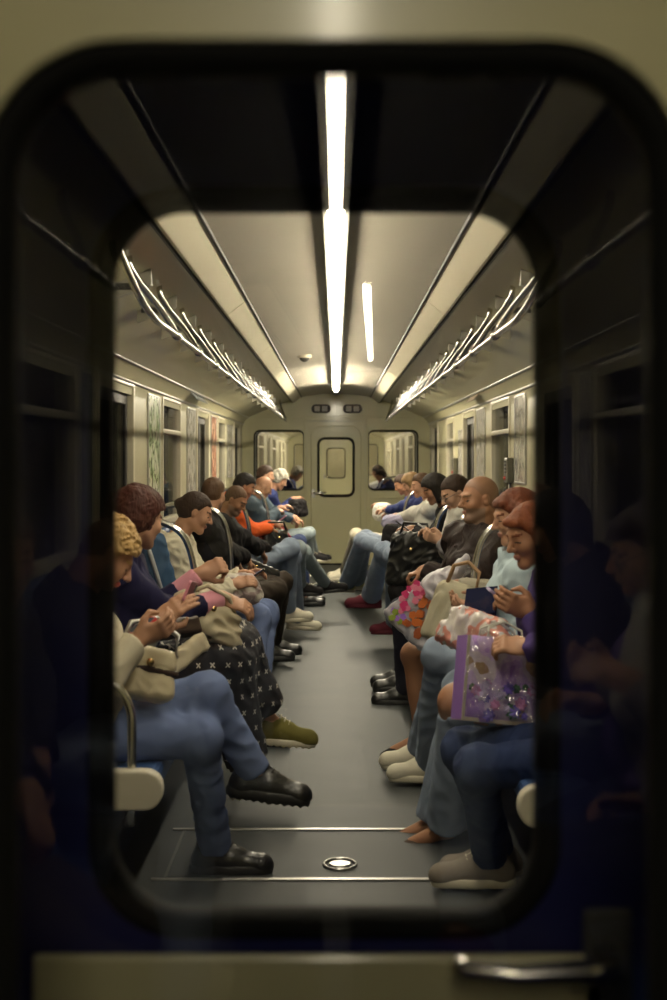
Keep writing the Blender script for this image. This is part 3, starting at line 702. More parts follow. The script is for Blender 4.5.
def person(sp):
    """sp: dict with joints in metres; index 0 = limb nearer the camera, 1 = farther"""
    s = sp['s']; fw = np.array([-s, 0, 0.]); d = sp['d']; h = sp.get('h', .008); sc = sp.get('sc', 1.0)
    hip = np.array(sp.get('hip', (s*.86, d, .535))); head = np.array(sp['head']); org = (hip[0], hip[1], 0.0)
    yaw, pit = sp.get('look', (0, -20)); R = yawpitch((0 if s < 0 else 180)+yaw*(1 if s < 0 else 1), pit, sp.get('roll', 0)); hs = sp.get('hs', .78 if abs(d) > 7 else .86)*sc
    neck = np.array(sp['neck']) if 'neck' in sp else head+R @ np.array((-.055, 0, -.10))*hs+np.array((s*.03, 0, -.065))
    root = empty('passenger', org, sp['label'], 'person', None)
    tw = sp.get('twist', 0); sw = sp.get('sw', .175)*sc
    ax = nrm(np.array([tw, 1.0, sp.get('drop', 0)]))
    SH = [neck-ax*sw+np.array((0, 0, -.055)), neck+ax*sw+np.array((0, 0, -.055))]
    W = [np.array(v, float) for v in sp['wrist']]
    dn = [nrm((.25*s, -.45, -1)), nrm((.25*s, .45, -1))]
    EL = [np.array(e, float) if e is not None else ik(SH[i], W[i], .285*sc, .255*sc, dn[i]) for i, e in enumerate(sp.get('elbow', (None, None)))]
    for i in (0, 1):
        v = W[i]-EL[i]; L = np.linalg.norm(v)
        if L > .275: W[i] = EL[i]+v/L*.275
    HP = [hip+np.array((0, -.085, 0)), hip+np.array((0, .085, 0))]
    AN = [np.array(v, float) for v in sp['ankle']]
    KN = [np.array(e, float) if e is not None else ik(HP[i], AN[i], .44*sc, .42*sc, (-s*.8, 0, 1)) for i, e in enumerate(sp.get('knee', (None, None)))]
    TOE = [np.array(v, float) for v in sp.get('toe', ((-s, 0, 0), (-s, 0, 0)))]
    chest = hip*.38+neck*.62+fw*.02; belly = hip*.75+neck*.25+fw*.03
    bare = sp.get('bare', False); sk = skin_mat(sp.get('skin', 'fair'))
    # ---- body: one continuous skin
    allp = np.array([hip, head, neck, chest]+W+KN+AN+SH+EL); lo, hi = allp.min(0)-.22, allp.max(0)+.22
    hb = sp.get('hb', h); B = Field(lo, hi, hb)
    B.cone(hip, belly, .10, .10, .05); B.cone(belly, chest, .10, .10, .05); B.cone(chest, neck-np.array((0, 0, .05)), .09, .06, .05); B.cone(SH[0], SH[1], .04, .04, .04)
    B.cone(neck-np.array((0, 0, .03)), head+R @ np.array((-.030, 0, -.055))*hs, .060*sc if sp.get('male') else .052*sc, .052*sc if sp.get('male') else .045*sc, .03)
    head_into(B, head, R, hs, sp.get('male', False), hb)
    CURL = sp.get('curl', (.7, .7)); HD = sp.get('hdir', (None, None)); HB = sp.get('hback', (None, None))
    for i in (0, 1):
        B.cone(SH[i], EL[i], .046, .038, .03); B.cone(EL[i], W[i], .038, .025, .02)
        right = (i == 0) == (s < 0)
        fd = np.array(HD[i], float) if HD[i] is not None else nrm(W[i]-EL[i])+np.array((0, 0, -.45))
        bk = np.array(HB[i], float) if HB[i] is not None else np.array((-s*.5, 0, .8))
        hand_into(B, W[i], fd, bk, right, CURL[i], 0, (.95 if abs(d) < 6.2 else .84)*sc, 1.0 if hb < .0075 else 1.1)
        if bare: B.cone(HP[i], KN[i], .082*sc, .060*sc, .03); B.cone(KN[i], AN[i], .058*sc, .036*sc, .02); B.ell((KN[i]*.65+AN[i]*.35)+np.array((s*.012, 0, 0)), np.eye(3), (.050, .050, .10), .03); B.ball(KN[i]+nrm(KN[i]-HP[i])*.006, .058*sc, .02)
        else: B.cone(HP[i], KN[i], .06, .042, .03); B.cone(KN[i], AN[i], .042, .030, .02)
        B.cone(AN[i]-np.array((0, 0, .0)), AN[i]+nrm(TOE[i])*.13-frame(TOE[i])[:, 2]*.058, .034, .024, .02)
    rip = sp.get('rip')
    if rip is not None: B.cone(HP[rip], KN[rip], .075, .066, .03); B.cone(KN[rip], AN[rip], .062, .034, .02)
    co, Q = B.mesh('body'); mi = face_index(co, Q, head, R, hs, sp.get('beard', False))
    np_mesh('body', co, Q, [sk, mat('lips_'+sp.get('lip', 'plain'), dict(plain=(.42, .17, .12), red=(.42, .09, .07))[sp.get('lip', 'plain')], .4), sp['brow'], mat('lash_dark', (.03, .018, .012), .5), mat('stubble', (.25, .15, .10), .6)], root, org, mi)
    # ---- hair
    if sp.get('hair'): hair_build(root, org, head, R, hs, sp['hair'], sp['hairm'], max(.005, hb*.8), int(d*10))
    # ---- jacket
    g = sp.get('bulk', 1.0); J = Field(lo, hi, h); jm = sp['top']
    a2 = ax*.075*sc
    for q in (-1, 1):
        J.cone(hip+q*a2+np.array((0, 0, .0)), belly+q*a2, .125*g, .128*g, .05); J.cone(belly+q*a2, chest+q*a2, .126*g, .120*g, .06); J.cone(chest+q*a2, neck+q*a2*.9-np.array((0, 0, .075)), .112*g, .062*g, .06)
    J.cone(SH[0], SH[1], .066*g, .066*g, .05)
    J.ell(chest+fw*.06, np.stack([nrm(fw), ax, np.array((0, 0, 1.))], 1), (.09*g, .15, .12), .05)
    sl = sp.get('sleeve', (1.0, 1.0))
    for i in (0, 1):
        J.cone(SH[i], EL[i], .068*g, .056*g, .045)
        e = EL[i]+(W[i]-EL[i])*sl[i]; n = nrm(W[i]-EL[i]); J.cone(EL[i], e+n*.03, .056*g, .043*g, .03, cut=(e-n*.012, n)); J.ball(EL[i], .058*g, .03)
    if sp.get('collar'):
        cr = sp['collar']; nd = nrm(head-neck); J.cone(neck-nd*.05, neck+nd*.07*cr, .085, .078, .03, cut=(neck+nd*.045*cr, nd)); J.cone(neck+nd*.01, neck+nd*.12, .060, .062, .01, op='s')
    if sp.get('hood'):
        q = neck+np.array((s*.085, 0, -.03)); J.ell(q, np.eye(3), (.062, .125, .085), .04); J.ell(q+np.array((-s*.04, 0, .07)), np.eye(3), (.05, .09, .05), .02, 's')
    if sp.get('coat'):
        for i in (0, 1): J.cone(HP[i], HP[i]*.35+KN[i]*.65, .125, .108, .04, cut=(HP[i]*.45+KN[i]*.55, nrm(KN[i]-HP[i])))
    J.rough(sp.get('fold', .007), sp.get('fwl', .11), int(d*7))
    co, Q = J.mesh('jacket'); np_mesh(sp.get('topname', 'jacket'), co, Q, [jm], root, org)
    if sp.get('cuff'):
        Cf = Field(lo, hi, h)
        for i in (0, 1): n = nrm(W[i]-EL[i]); a = EL[i]+(W[i]-EL[i])*(sl[i]-.05); Cf.cone(a, W[i]-n*.012+n*.03, .043, .038, .01, cut=(W[i]-n*.012, n))
        co, Q = Cf.mesh('cuff'); np_mesh('shirt_cuffs', co, Q, [sp['cuff']], root, org)
    if sp.get('scarf'):
        F = Field(neck-.3, neck+.3, h); nd = nrm(head-neck)
        for k in range(14):
            a = 2*math.pi*k/14; q = neck+np.array((math.cos(a)*.085, math.sin(a)*.10, .01+.02*math.cos(a)*s)); F.ball(q, .042, .03)
        F.cone(neck+fw*.09, chest+fw*.13, .06, .075, .04); F.cone(neck-nd*.2, neck+nd*.3, .058, .058, .01, op='s') if False else None
        F.rough(.006, .06, 5); co, Q = F.mesh('scarf'); np_mesh('scarf', co, Q, [sp['scarf']], root, org)
    # ---- trousers or skirt
    fl = sp.get('flare', 1.0); T = Field(lo, hi, h)
    if sp.get('bottom') is not None:
        T.cone(hip+np.array((0, -.06, -.02)), hip+np.array((0, .06, -.02)), .125, .125, .05)
        skirt = sp.get('skirt')
        for i in (0, 1):
            if skirt == 'short':
                e = HP[i]*.22+KN[i]*.78; T.cone(HP[i], KN[i], .112, .10, .10, cut=(e, nrm(KN[i]-HP[i])))
                continue
            T.cone(HP[i], KN[i], .090*sc*g**.3, .064*sc, .05); T.ball(KN[i]+nrm(KN[i]-AN[i])*.004, .064*sc, .03)
            n = nrm(AN[i]-KN[i]); e = AN[i]+n*sp.get('hem', .0); r1 = .062*sc; r2 = (.052*fl)*sc
            T.cone(KN[i], e+n*.06, r1, r2, .04, cut=(e-n*.006, n))
            if skirt == 'long': T.cone(KN[i], e+n*.02, .085, .068, .10, cut=(e-n*.03, n))
        if skirt == 'long': T.cone(HP[0]*.5+HP[1]*.5, KN[0]*.5+KN[1]*.5, .11, .10, .10)
        if rip is not None: T.ball(KN[rip]+nrm(KN[rip]-HP[rip])*.045+np.array((0, -.03, .03)), .088, .012, 's')
        T.rough(sp.get('pfold', .005), .10, int(d*5)+1)
        co, Q = T.mesh('trousers'); np_mesh('skirt' if skirt else 'trousers', co, Q, [sp['bottom']], root, org)
    # ---- shoes
    st, um, so = sp['shoe']
    for i in (0, 1): shoe_build(root, org, AN[i], TOE[i], st, um, so, max(.006, h*.85), .26)
    if sp.get('glasses'):
        bm = bmesh.new(); q = lambda a, b, c: tuple(head+hs*(R @ np.array((a, b, c)))-np.array(org))
        for sd in (-1, 1):
            tube(bm, [q(.104-.006*abs(math.cos(t)), sd*.031+.022*math.cos(t), -.003+.017*math.sin(t)) for t in np.linspace(0, 2*math.pi, 15)[:-1]], .0018, 6, True)
            tube(bm, [q(.099, sd*.053, .003), q(.07, sd*.078, .006), q(.0, sd*.082, .006)], .0018, 6)
        tube(bm, [q(.104, -.009, 0), q(.107, 0, .003), q(.104, .009, 0)], .0018, 6)
        fin(bm, 'glasses', GREYP, root, True)
    root['_w0'] = list(map(float, W[0])); root['_w1'] = list(map(float, W[1]))
    return root, W, EL, KN, head, R
# ================================================================ passengers
def H(n, c):
    m = mat('hair_'+n, c, .62, bump=.55, bs=90, var=.55, vs=40, spec=.25); T = m.node_tree
    mp = T.nodes.new('ShaderNodeMapping'); mp.inputs['Scale'].default_value = (1.3, 1.3, .22)
    tc = [x for x in T.nodes if x.type == 'TEX_COORD'][0]; T.links.new(tc.outputs['Object'], mp.inputs['Vector'])
    for x in T.nodes:
        if x.type == 'TEX_NOISE': T.links.new(mp.outputs[0], x.inputs['Vector'])
    return m
HBLOND, HBURG, HDARK, HBLACK = H('blond', (.42, .27, .11)), H('burgundy', (.055, .016, .010)), H('dark_brown', (.028, .014, .009)), H('black', (.010, .007, .007))
HBROWN, HBUZZ, HGREY, HAUB, HRED = H('brown', (.075, .038, .018)), H('cropped', (.10, .055, .032)), H('grey', (.38, .36, .30)), H('auburn', (.12, .030, .010)), H('copper', (.15, .038, .010))
def cloth(n, c, **k): return mat(n, c, k.pop('r', .85), spec=.18, bump=k.pop('bump', .18), bs=k.pop('bs', 220), var=k.pop('var', .18), vs=k.pop('vs', 14), **k)
JEAN, JLIGHT, JPALE, JNAVY = cloth('blue_denim', (.12, .16, .30), var=.35, vs=9), cloth('light_denim', (.23, .28, .37), var=.3, vs=7), cloth('pale_denim', (.26, .31, .33), var=.25, vs=7), cloth('dark_denim', (.018, .030, .085), var=.3)
BLK, OLIVE, NAVY, CREAMJ = cloth('black_cloth', (.012, .011, .012)), cloth('brown_black_cloth', (.045, .034, .026)), cloth('navy_cloth', (.014, .013, .045)), cloth('cream_quilted', (.55, .50, .38))
ORANGE, DENJ, BLUJ = cloth('orange_cloth', (.75, .12, .025)), cloth('grey_blue_denim', (.06, .085, .11)), cloth('deep_blue_cloth', (.02, .03, .11))
BRNJ, LBLUE, PURPJ, GREYK, WHT = cloth('dark_brown_jacket', (.020, .012, .011), r=.6), cloth('light_blue_jacket', (.42, .52, .57)), cloth('purple_jacket', (.07, .045, .17)), cloth('grey_knit', (.30, .28, .29)), cloth('white_cloth', (.55, .53, .47))
PINK, BEIGE, STONE = cloth('pink_cloth', (.62, .27, .33)), cloth('beige_cloth', (.46, .40, .28)), cloth('stone_cloth', (.34, .31, .24))
LTH = mat('black_leather', (.010, .010, .010), .36, bump=.2, bs=90, coat=.15); LTHB = mat('brown_suede', (.055, .030, .018), .8)
SOLEB, SOLEW = mat('black_sole', (.012, .012, .012), .6), mat('off_white_sole', (.60, .55, .42), .6)
GREENS, WHSH, BURG, GREYS = cloth('olive_suede', (.13, .115, .03)), cloth('white_canvas', (.62, .58, .46)), cloth('burgundy_knit', (.09, .015, .025)), cloth('taupe_canvas', (.22, .19, .155))
YEL = cloth('pale_yellow_canvas', (.50, .50, .22))
def mid(a, b, t=.5): return np.asarray(a)*(1-t)+np.asarray(b)*t
PP = {}
def add(key, **sp): PP[key] = person(sp)
# ---- left row, near to far
add('blond', s=-1, d=4.9, h=.008, hb=.0055, label='blond woman in cream jacket and blue jeans, legs crossed, nearest on the left bench', head=P(107, 556, 4.85), look=(12, -34), lip='red', brow=HBLOND,
    hair='curly', hairm=HBLOND, top=CREAMJ, bottom=JEAN, collar=.8, wrist=(P(138, 640, 4.72), P(156, 622, 5.03)), hdir=((.75, .1, .35), (.75, .15, .55)), hback=((.2, -.7, -.4), (-.3, -.8, .3)), curl=(.65, .25),
    hip=(-.86, 4.9, .535), knee=(P(200, 738, 4.95), P(208, 694, 5.04)), ankle=(P(215, 848, 5.22), P(255, 772, 5.14)), toe=((1, -.05, 0), (.95, -.05, -.12)), shoe=('boot', LTH, SOLEB), flare=1.05)
add('burg', s=-1, d=5.75, h=.008, hb=.006, label='woman with big burgundy hair, navy jacket and pink cuffs, cross-print skirt, on the left bench', head=P(141, 518, 5.75), look=(48, -16), brow=HBURG, hair='puffy', hairm=HBURG, skin='fair',
    top=NAVY, bottom=cross_mat('cross_print_cloth'), skirt='long', hem=-.07, sleeve=(.62, .62), cuff=PINK, collar=.7, scarf=None, wrist=(P(222, 598, 5.82), P(200, 574, 6.1)), hdir=((.9, .1, -.35), (.8, .1, .35)), hback=((.1, -.5, .8), (.2, -.8, .4)), curl=(.5, 1.15),
    hip=(-.86, 5.8, .535), knee=(P(224, 658, 5.85), P(234, 646, 6.05)), ankle=(P(250, 776, 6.1), P(270, 722, 6.2)), toe=((1, 0, 0), (.98, 0, -.08)), shoe=('runner', GREENS, SOLEW), bulk=1.02, pfold=.008)
add('white', s=-1, d=7.45, h=.009, hb=.006, label='woman with dark tied hair in cream quilted jacket on the left, behind a steel hoop', head=P(196, 512, 7.5), look=(6, -22), brow=HDARK, hair='tied', hairm=HDARK,
    top=CREAMJ, bottom=JEAN, collar=.9, hood=True, bulk=1.06, fold=.009, fwl=.07, wrist=(P(233, 585, 7.45), P(243, 575, 7.7)), hdir=((.85, .1, .2), (.9, -.1, .2)), hback=((.1, -.6, .5), (0, .4, .7)), curl=(.6, .6),
    ankle=((-.42, 7.5, .095), (-.40, 7.75, .095)), knee=((-.40, 7.75, .60), (-.37, 8.0, .60)), shoe=('sneaker', BLK, SOLEB))
add('blackback', s=-1, d=9.3, h=.010, hb=.007, male=True, label='brown-haired man in black jacket and dark brown trousers turned away, on the left', head=P(214, 494, 9.25), look=(62, -10), brow=HBROWN, hair='short', hairm=HBROWN,
    top=BLK, bottom=OLIVE, collar=.7, bulk=1.12, wrist=(P(236, 560, 9.5), P(246, 558, 9.8)), curl=(.6, .6), knee=(P(276, 590, 9.95), P(282, 582, 10.3)), ankle=(P(266, 648, 10.4), P(274, 642, 10.8)), shoe=('boot', LTH, SOLEB))
add('buzz', s=-1, d=10.5, h=.010, hb=.006, male=True, label='man with cropped hair in black jacket and light jeans bending forward, on the left', head=P(236, 500, 10.4), look=(-22, -32), brow=HDARK, hair='buzz', hairm=HBUZZ, skin='tan', beard=True,
    top=BLK, bottom=JLIGHT, collar=.6, bulk=1.1, wrist=(P(262, 551, 10.8), P(268, 549, 11.0)), curl=(.5, .5), hip=(-.86, 10.6, .54), knee=(P(290, 548, 11.2), P(292, 556, 11.5)), ankle=(P(288, 610, 11.5), P(297, 618, 12.1)),
    toe=((.9, .3, 0), (1, 0, -.05)), shoe=('sneaker', WHSH, SOLEW), flare=1.15)
add('orange', s=-1, d=11.9, h=.011, hb=.008, label='dark-haired woman in bright orange jacket and light jeans, one leg stretched, on the left', head=P(245, 486, 11.8), look=(8, -28), brow=HBLACK, hair='short', hairm=HBLACK, skin='tan',
    top=ORANGE, bottom=JPALE, collar=.7, wrist=(P(270, 528, 12.0), P(274, 524, 12.2)), curl=(.6, .6), knee=(P(298, 549, 12.5), P(303, 553, 12.9)), ankle=(P(300, 585, 13.0), P(325, 583, 13.5)), toe=((1, 0, 0), (.95, .1, .1)), shoe=('sneaker', BLK, SOLEB))
add('bald', s=-1, d=14.2, h=.012, hb=.008, male=True, label='bald man in grey-blue denim jacket looking down, on the left', head=P(264, 487, 14.1), look=(4, -32), brow=HBROWN, hair=None, top=DENJ, bottom=JNAVY, collar=.8, bulk=1.05,
    wrist=(P(277, 511, 14.3), P(280, 508, 14.5)), curl=(.6, .6), ankle=((-.30, 14.6, .095), (-.30, 14.9, .095)), knee=((-.36, 14.6, .60), (-.36, 14.9, .60)), shoe=('boot', LTH, SOLEB))
add('darkfar', s=-1, d=15.6, h=.013, hb=.010, male=True, label='dark-haired passenger mostly hidden behind the bald man on the left', head=P(266, 475, 15.5), look=(0, -12), brow=HDARK, hair='short', hairm=HDARK, top=DENJ, bottom=JNAVY, collar=.6,
    wrist=((-.45, 15.6, .80), (-.42, 15.8, .80)), ankle=((-.40, 15.7, .095), (-.40, 15.9, .095)), shoe=('sneaker', BLK, SOLEB))
add('grey', s=-1, d=16.6, h=.013, hb=.010, label='grey-haired passenger in deep blue jacket with a dark bag, farthest on the left', head=P(280, 480, 16.5), look=(5, -30), brow=HGREY, hair='curly', hairm=HGREY, top=BLUJ, bottom=JPALE, collar=.7,
    wrist=(P(290, 503, 16.7), P(294, 499, 16.9)), ankle=(P(310, 554, 17.0), P(314, 553, 17.3)), knee=((-.32, 16.8, .58), (-.30, 17.05, .58)), shoe=('sneaker', BLK, SOLEW))
# ---- right row, near to far
add('near_right', s=1, d=4.6, h=.008, hb=.006, label='passenger in purple jacket, pink tunic and dark navy jeans, nearest on the right bench', head=(.80, 4.55, 1.17), look=(10, -15), brow=HDARK, hair='bob', hairm=HDARK, top=PURPJ, bottom=JNAVY, collar=.7,
    wrist=(P(530, 648, 4.8), P(540, 690, 5.1)), hdir=((-.9, .1, .12), (-.95, .05, .05)), hback=((0, -.6, .7), (0, -.5, .8)), curl=(.9, .9), knee=(P(478, 768, 4.74), P(464, 750, 4.97)), ankle=(P(490, 858, 5.0), P(498, 850, 5.2)), shoe=('sneaker', GREYS, SOLEW), flare=1.1)
add('copper', s=1, d=5.2, h=.008, hb=.0055, label='copper-haired woman in dark purple jacket reading a phone over the gift bag, on the right', head=P(531, 534, 5.2), look=(24, -18), brow=HRED, hair='fringe', hairm=HRED, skin='tan',
    top=PURPJ, bottom=JLIGHT, rip=0, collar=.8, wrist=(P(533, 613, 5.12), P(528, 606, 5.3)), hdir=((-.8, -.1, .35), (-.75, -.2, .25)), hback=((-.2, -.8, -.1), (-.3, .5, .6)), curl=(.55, .6), knee=(P(457, 702, 5.35), P(462, 690, 5.6)), ankle=(P(448, 828, 5.62), P(436, 822, 5.78)), toe=((-1, .05, 0), (-1, 0, 0)), shoe=('flat', LTHB, SOLEB), flare=1.6, hem=-.02)
add('auburn', s=1, d=5.95, h=.008, hb=.006, label='auburn-haired woman in light blue jacket reading a dark book, on the right', hip=(.80, 5.95, .535), neck=(.715, 5.93, 1.02), head=P(516, 516, 5.9), look=(10, -12), brow=HAUB, hair='fringe', hairm=HAUB, skin='fair',
    top=LBLUE, bottom=JLIGHT, collar=1.2, bulk=1.1, wrist=(P(486, 617, 5.85), P(482, 610, 6.1)), hdir=((-.85, .1, .25), (-.9, 0, .2)), hback=((-.2, -.6, -.6), (-.2, .4, -.6)), curl=(.5, .5), knee=(P(440, 655, 6.15), P(446, 650, 6.35)), ankle=(P(433, 760, 6.6), P(424, 748, 6.8)), shoe=('sneaker', WHSH, SOLEW), flare=1.5)
add('skirt', s=1, d=6.65, h=.009, hb=.007, bare=True, label='bare-kneed woman in black skirt holding the floral bag, hidden behind the auburn-haired reader', head=(.99, 6.7, 1.20), neck=(1.0, 6.7, 1.02), hip=(.93, 6.7, .535), look=(0, -10), brow=HDARK, hair='bob', hairm=HDARK, skin='tan',
    top=STONE, bottom=BLK, skirt='short', collar=.6, wrist=((.52, 6.6, .86), (.52, 6.8, .84)), curl=(.9, .9), knee=(P(415, 655, 6.95), P(420, 652, 7.1)), ankle=((.40, 6.95, .10), (.40, 7.15, .10)), shoe=('flat', BLK, SOLEB))
add('baldright', s=1, d=7.75, h=.009, hb=.006, male=True, label='bald bearded man in dark brown jacket sitting upright behind a steel hoop on the right', head=P(479, 499, 7.75), look=(18, -4), hs=.90, sc=1.05, sw=.21, hip=(.80, 7.75, .54), neck=(.735, 7.75, 1.045), twist=-.45, brow=H('faint_brow', (.14, .07, .04)), hair='shaved', hairm=mat('shaved_scalp', (.26, .135, .08), .55), skin='tan', beard=True,
    top=BRNJ, bottom=cloth('charcoal_trousers', (.035, .035, .055)), collar=.9, hood=True, bulk=1.32, fold=.010, elbow=((.66, 7.35, .80), None), wrist=(P(428, 577, 7.75), P(424, 570, 8.2)), hdir=((-.8, .2, -.4), (-.8, 0, -.3)), curl=(.9, .9), knee=(P(403, 611, 8.5), P(412, 604, 8.75)), ankle=(P(406, 690, 8.8), P(403, 672, 9.3)), shoe=('boot', LTH, SOLEB))
add('glasses', s=1, d=9.0, h=.010, hb=.006, label='brown-haired woman in glasses and cream scarf typing on a phone, on the right', head=P(455, 493, 9.0), hs=.84, look=(14, -26), brow=HBROWN, hair='tied', hairm=HDARK, skin='pale', glasses=True,
    top=GREYK, bottom=BLK, scarf=WHT, wrist=(P(441, 541, 8.95), P(438, 536, 9.2)), hdir=((-.9, .1, .35), (-.9, 0, .3)), hback=((0, -.6, -.3), (0, .5, .5)), curl=(.6, .6), ankle=((.42, 9.2, .095), (.42, 9.4, .095)), knee=((.40, 9.3, .60), (.40, 9.5, .60)), shoe=('boot', LTH, SOLEB))
add('blackjacket', s=1, d=10.5, h=.010, hb=.007, label='black-haired woman in black jacket and jeans with burgundy shoes, legs crossed, on the right', head=P(434, 489, 10.4), look=(10, -24), brow=HBLACK, hair='bob', hairm=HBLACK, skin='tan',
    top=BLK, bottom=JLIGHT, collar=.8, wrist=(P(415, 532, 10.6), P(412, 529, 10.8)), curl=(.6, .6), knee=(P(393, 556, 10.9), P(384, 551, 11.2)), ankle=(P(396, 622, 11.5), P(371, 596, 11.7)), toe=((-1, 0, 0), (-.97, 0, .02)), shoe=('sneaker', BURG, BURG), flare=1.5)
add('whitejacket', s=1, d=12.6, h=.012, hb=.008, label='fair-faced passenger in white jacket and wide blue jeans, on the right', head=P(421, 485, 12.5), look=(6, -12), brow=HBROWN, hair='short', hairm=HBROWN, top=WHT, bottom=JLIGHT, collar=.7,
    wrist=(P(398, 519, 12.8), P(396, 516, 13.0)), knee=(P(362, 541, 13.4), P(366, 538, 13.7)), hem=-.06, ankle=(P(347, 583, 15.2), P(357, 580, 15.4)), curl=(.6, .6), shoe=('sneaker', YEL, SOLEW), flare=1.6)
add('blondfar', s=1, d=14.2, h=.013, hb=.010, label='light-brown-haired passenger in navy jacket and stone trousers far down the right', head=P(411, 484, 14.1), look=(0, -26), brow=HBROWN, hair='bob', hairm=H('light_brown', (.20, .12, .05)), top=BLUJ, bottom=STONE, collar=.7,
    wrist=(P(388, 511, 14.4), P(386, 509, 14.6)), knee=((.22, 15.9, .60), (.22, 16.3, .60)), ankle=((.10, 17.6, .10), (.10, 18.0, .10)), shoe=('sneaker', WHSH, SOLEW))
add('lastright', s=1, d=15.8, h=.013, hb=.010, male=True, label='dark-haired passenger in navy jacket farthest on the right, bent forward', head=P(402, 484, 15.7), look=(0, -30), brow=HDARK, hair='short', hairm=HDARK, skin='tan', top=BLUJ, bottom=JNAVY, collar=.7,
    wrist=(P(384, 507, 15.9), P(382, 505, 16.1)), ankle=((.28, 16.4, .095), (.28, 16.6, .095)), shoe=('sneaker', WHSH, SOLEW))
for v in PP.values():
    for k in ('_w0', '_w1'): del v[0][k]

# ================================================================ things carried
def obj_sdf(name, parent, org, lo, hi, h, fn, m):
    F = Field(lo, hi, h); fn(F); co, Q = F.mesh(name); return np_mesh(name, co, Q, [m] if not isinstance(m, list) else m, parent, org)
def phone(c, R, label, case, glow=None, size=(.074, .150, .009), cat='phone'):
    r = empty('phone', tuple(c), label, cat); r.rotation_mode = 'QUATERNION'; r.rotation_quaternion = Matrix([list(v) for v in R]).to_quaternion()
    a, b, t = size[0]/2, size[1]/2, size[2]/2
    bm = bmesh.new(); lp = rr_loop(-a, a, -b, b, .010, 5); A = [bm.verts.new((x, z, -t)) for x, z in lp]; B = [bm.verts.new((x, z, t)) for x, z in lp]
    for k in range(len(A)): bm.faces.new((A[k], A[(k+1) % len(A)], B[(k+1) % len(A)], B[k]))
    bm.faces.new(A[::-1]); bm.faces.new(B); fin(bm, 'case', case, r)
    bm = bmesh.new(); box(bm, -a+.004, a-.004, -b+.007, b-.007, t-.0002, t+.0006); fin(bm, 'screen', glow or mat('dark_screen', (.02, .022, .03), .12, coat=.4), r)
    bm = bmesh.new(); box(bm, a-.034, a-.008, b-.038, b-.010, -t-.0018, -t+.0002); fin(bm, 'camera_bump', GREYP, r, bevel=.002)
    return r
def axes(x, z):  # columns: width, length, screen normal
    z = nrm(z); x = np.asarray(x, float); x = nrm(x-(x@z)*z); return np.stack([x, np.cross(z, x), z], 1)
def hands_mid(k, t=.5, off=(0, 0, 0)): v = PP[k]; return v[1][0]*(1-t)+v[1][1]*t+np.array(off)
SCR = mat('lit_screen', (.1, .1, .12), .2, emit=(.5, .55, .7), es=.35)
REDC, LILAC, BLKC, PINKC = mat('red_phone_case', (.65, .06, .06), .4), mat('lilac_phone_case', (.35, .28, .45), .4), mat('black_phone_case', (.012, .012, .014), .35), mat('pink_phone_case', (.62, .22, .30), .35)
phone(P(142, 626, 4.80), axes((.25, .2, .9), (-.62, -.2, .72)), 'grey phone in a bright red case held low by the blond woman', REDC, mat('grey_screen', (.16, .18, .22), .15))
phone(P(190, 592, 5.12), axes((.3, .1, .9), (-.9, .1, .35)), 'pink phone held up by the blond woman', PINKC)
phone(P(252, 577, 7.65), axes((0, 1, 0), (-.55, 0, .83)), 'black phone held by the woman in the cream quilted jacket', BLKC, SCR)
phone(P(268, 548, 10.98), axes((0, 1, 0), (-.5, 0, .86)), 'black phone on the lap of the man with cropped hair', BLKC)
phone(P(279, 521, 12.25), axes((0, 1, 0), (-.6, 0, .8)), 'pink phone held by the woman in orange', PINKC, SCR)
phone(P(505, 602, 5.2), axes((0, 1, .15), (.62, 0, .78)), 'lilac phone in the hands of the copper-haired woman', LILAC, SCR)
phone(P(428, 531, 9.1), axes((0, 1, 0), (.6, 0, .8)), 'white phone held by the woman in glasses', mat('white_phone_case', (.6, .6, .6), .3), SCR)
phone(P(404, 527, 10.72), axes((0, 1, 0), (.6, 0, .8)), 'dark phone held by the black-haired woman', BLKC, SCR)
phone(P(389, 515, 12.9), axes((0, 1, 0), (.6, 0, .8)), 'dark phone held by the passenger in white jacket', BLKC, SCR)
# dark book / tablet case
c = P(481, 603, 5.72); r = empty('book', tuple(c), 'dark navy book held open flat by the auburn-haired woman', 'book'); R = axes((.25, 1, -.1), (-.2, -.42, .86))
r.rotation_mode = 'QUATERNION'; r.rotation_quaternion = Matrix([list(v) for v in R]).to_quaternion()
bm = bmesh.new(); box(bm, -.085, .085, -.055, .055, -.010, .010); fin(bm, 'pages', mat('paper', (.5, .47, .38), .8), r)
NB = mat('navy_cover', (.006, .008, .030), .85, spec=.06)
for z in (-.013, .010): bm = bmesh.new(); box(bm, -.090, .090, -.06, .06, z, z+.003); fin(bm, 'cover', NB, r, bevel=.001)
bm = bmesh.new(); box(bm, -.093, -.088, -.06, .06, -.013, .013); fin(bm, 'spine', NB, r, bevel=.002)

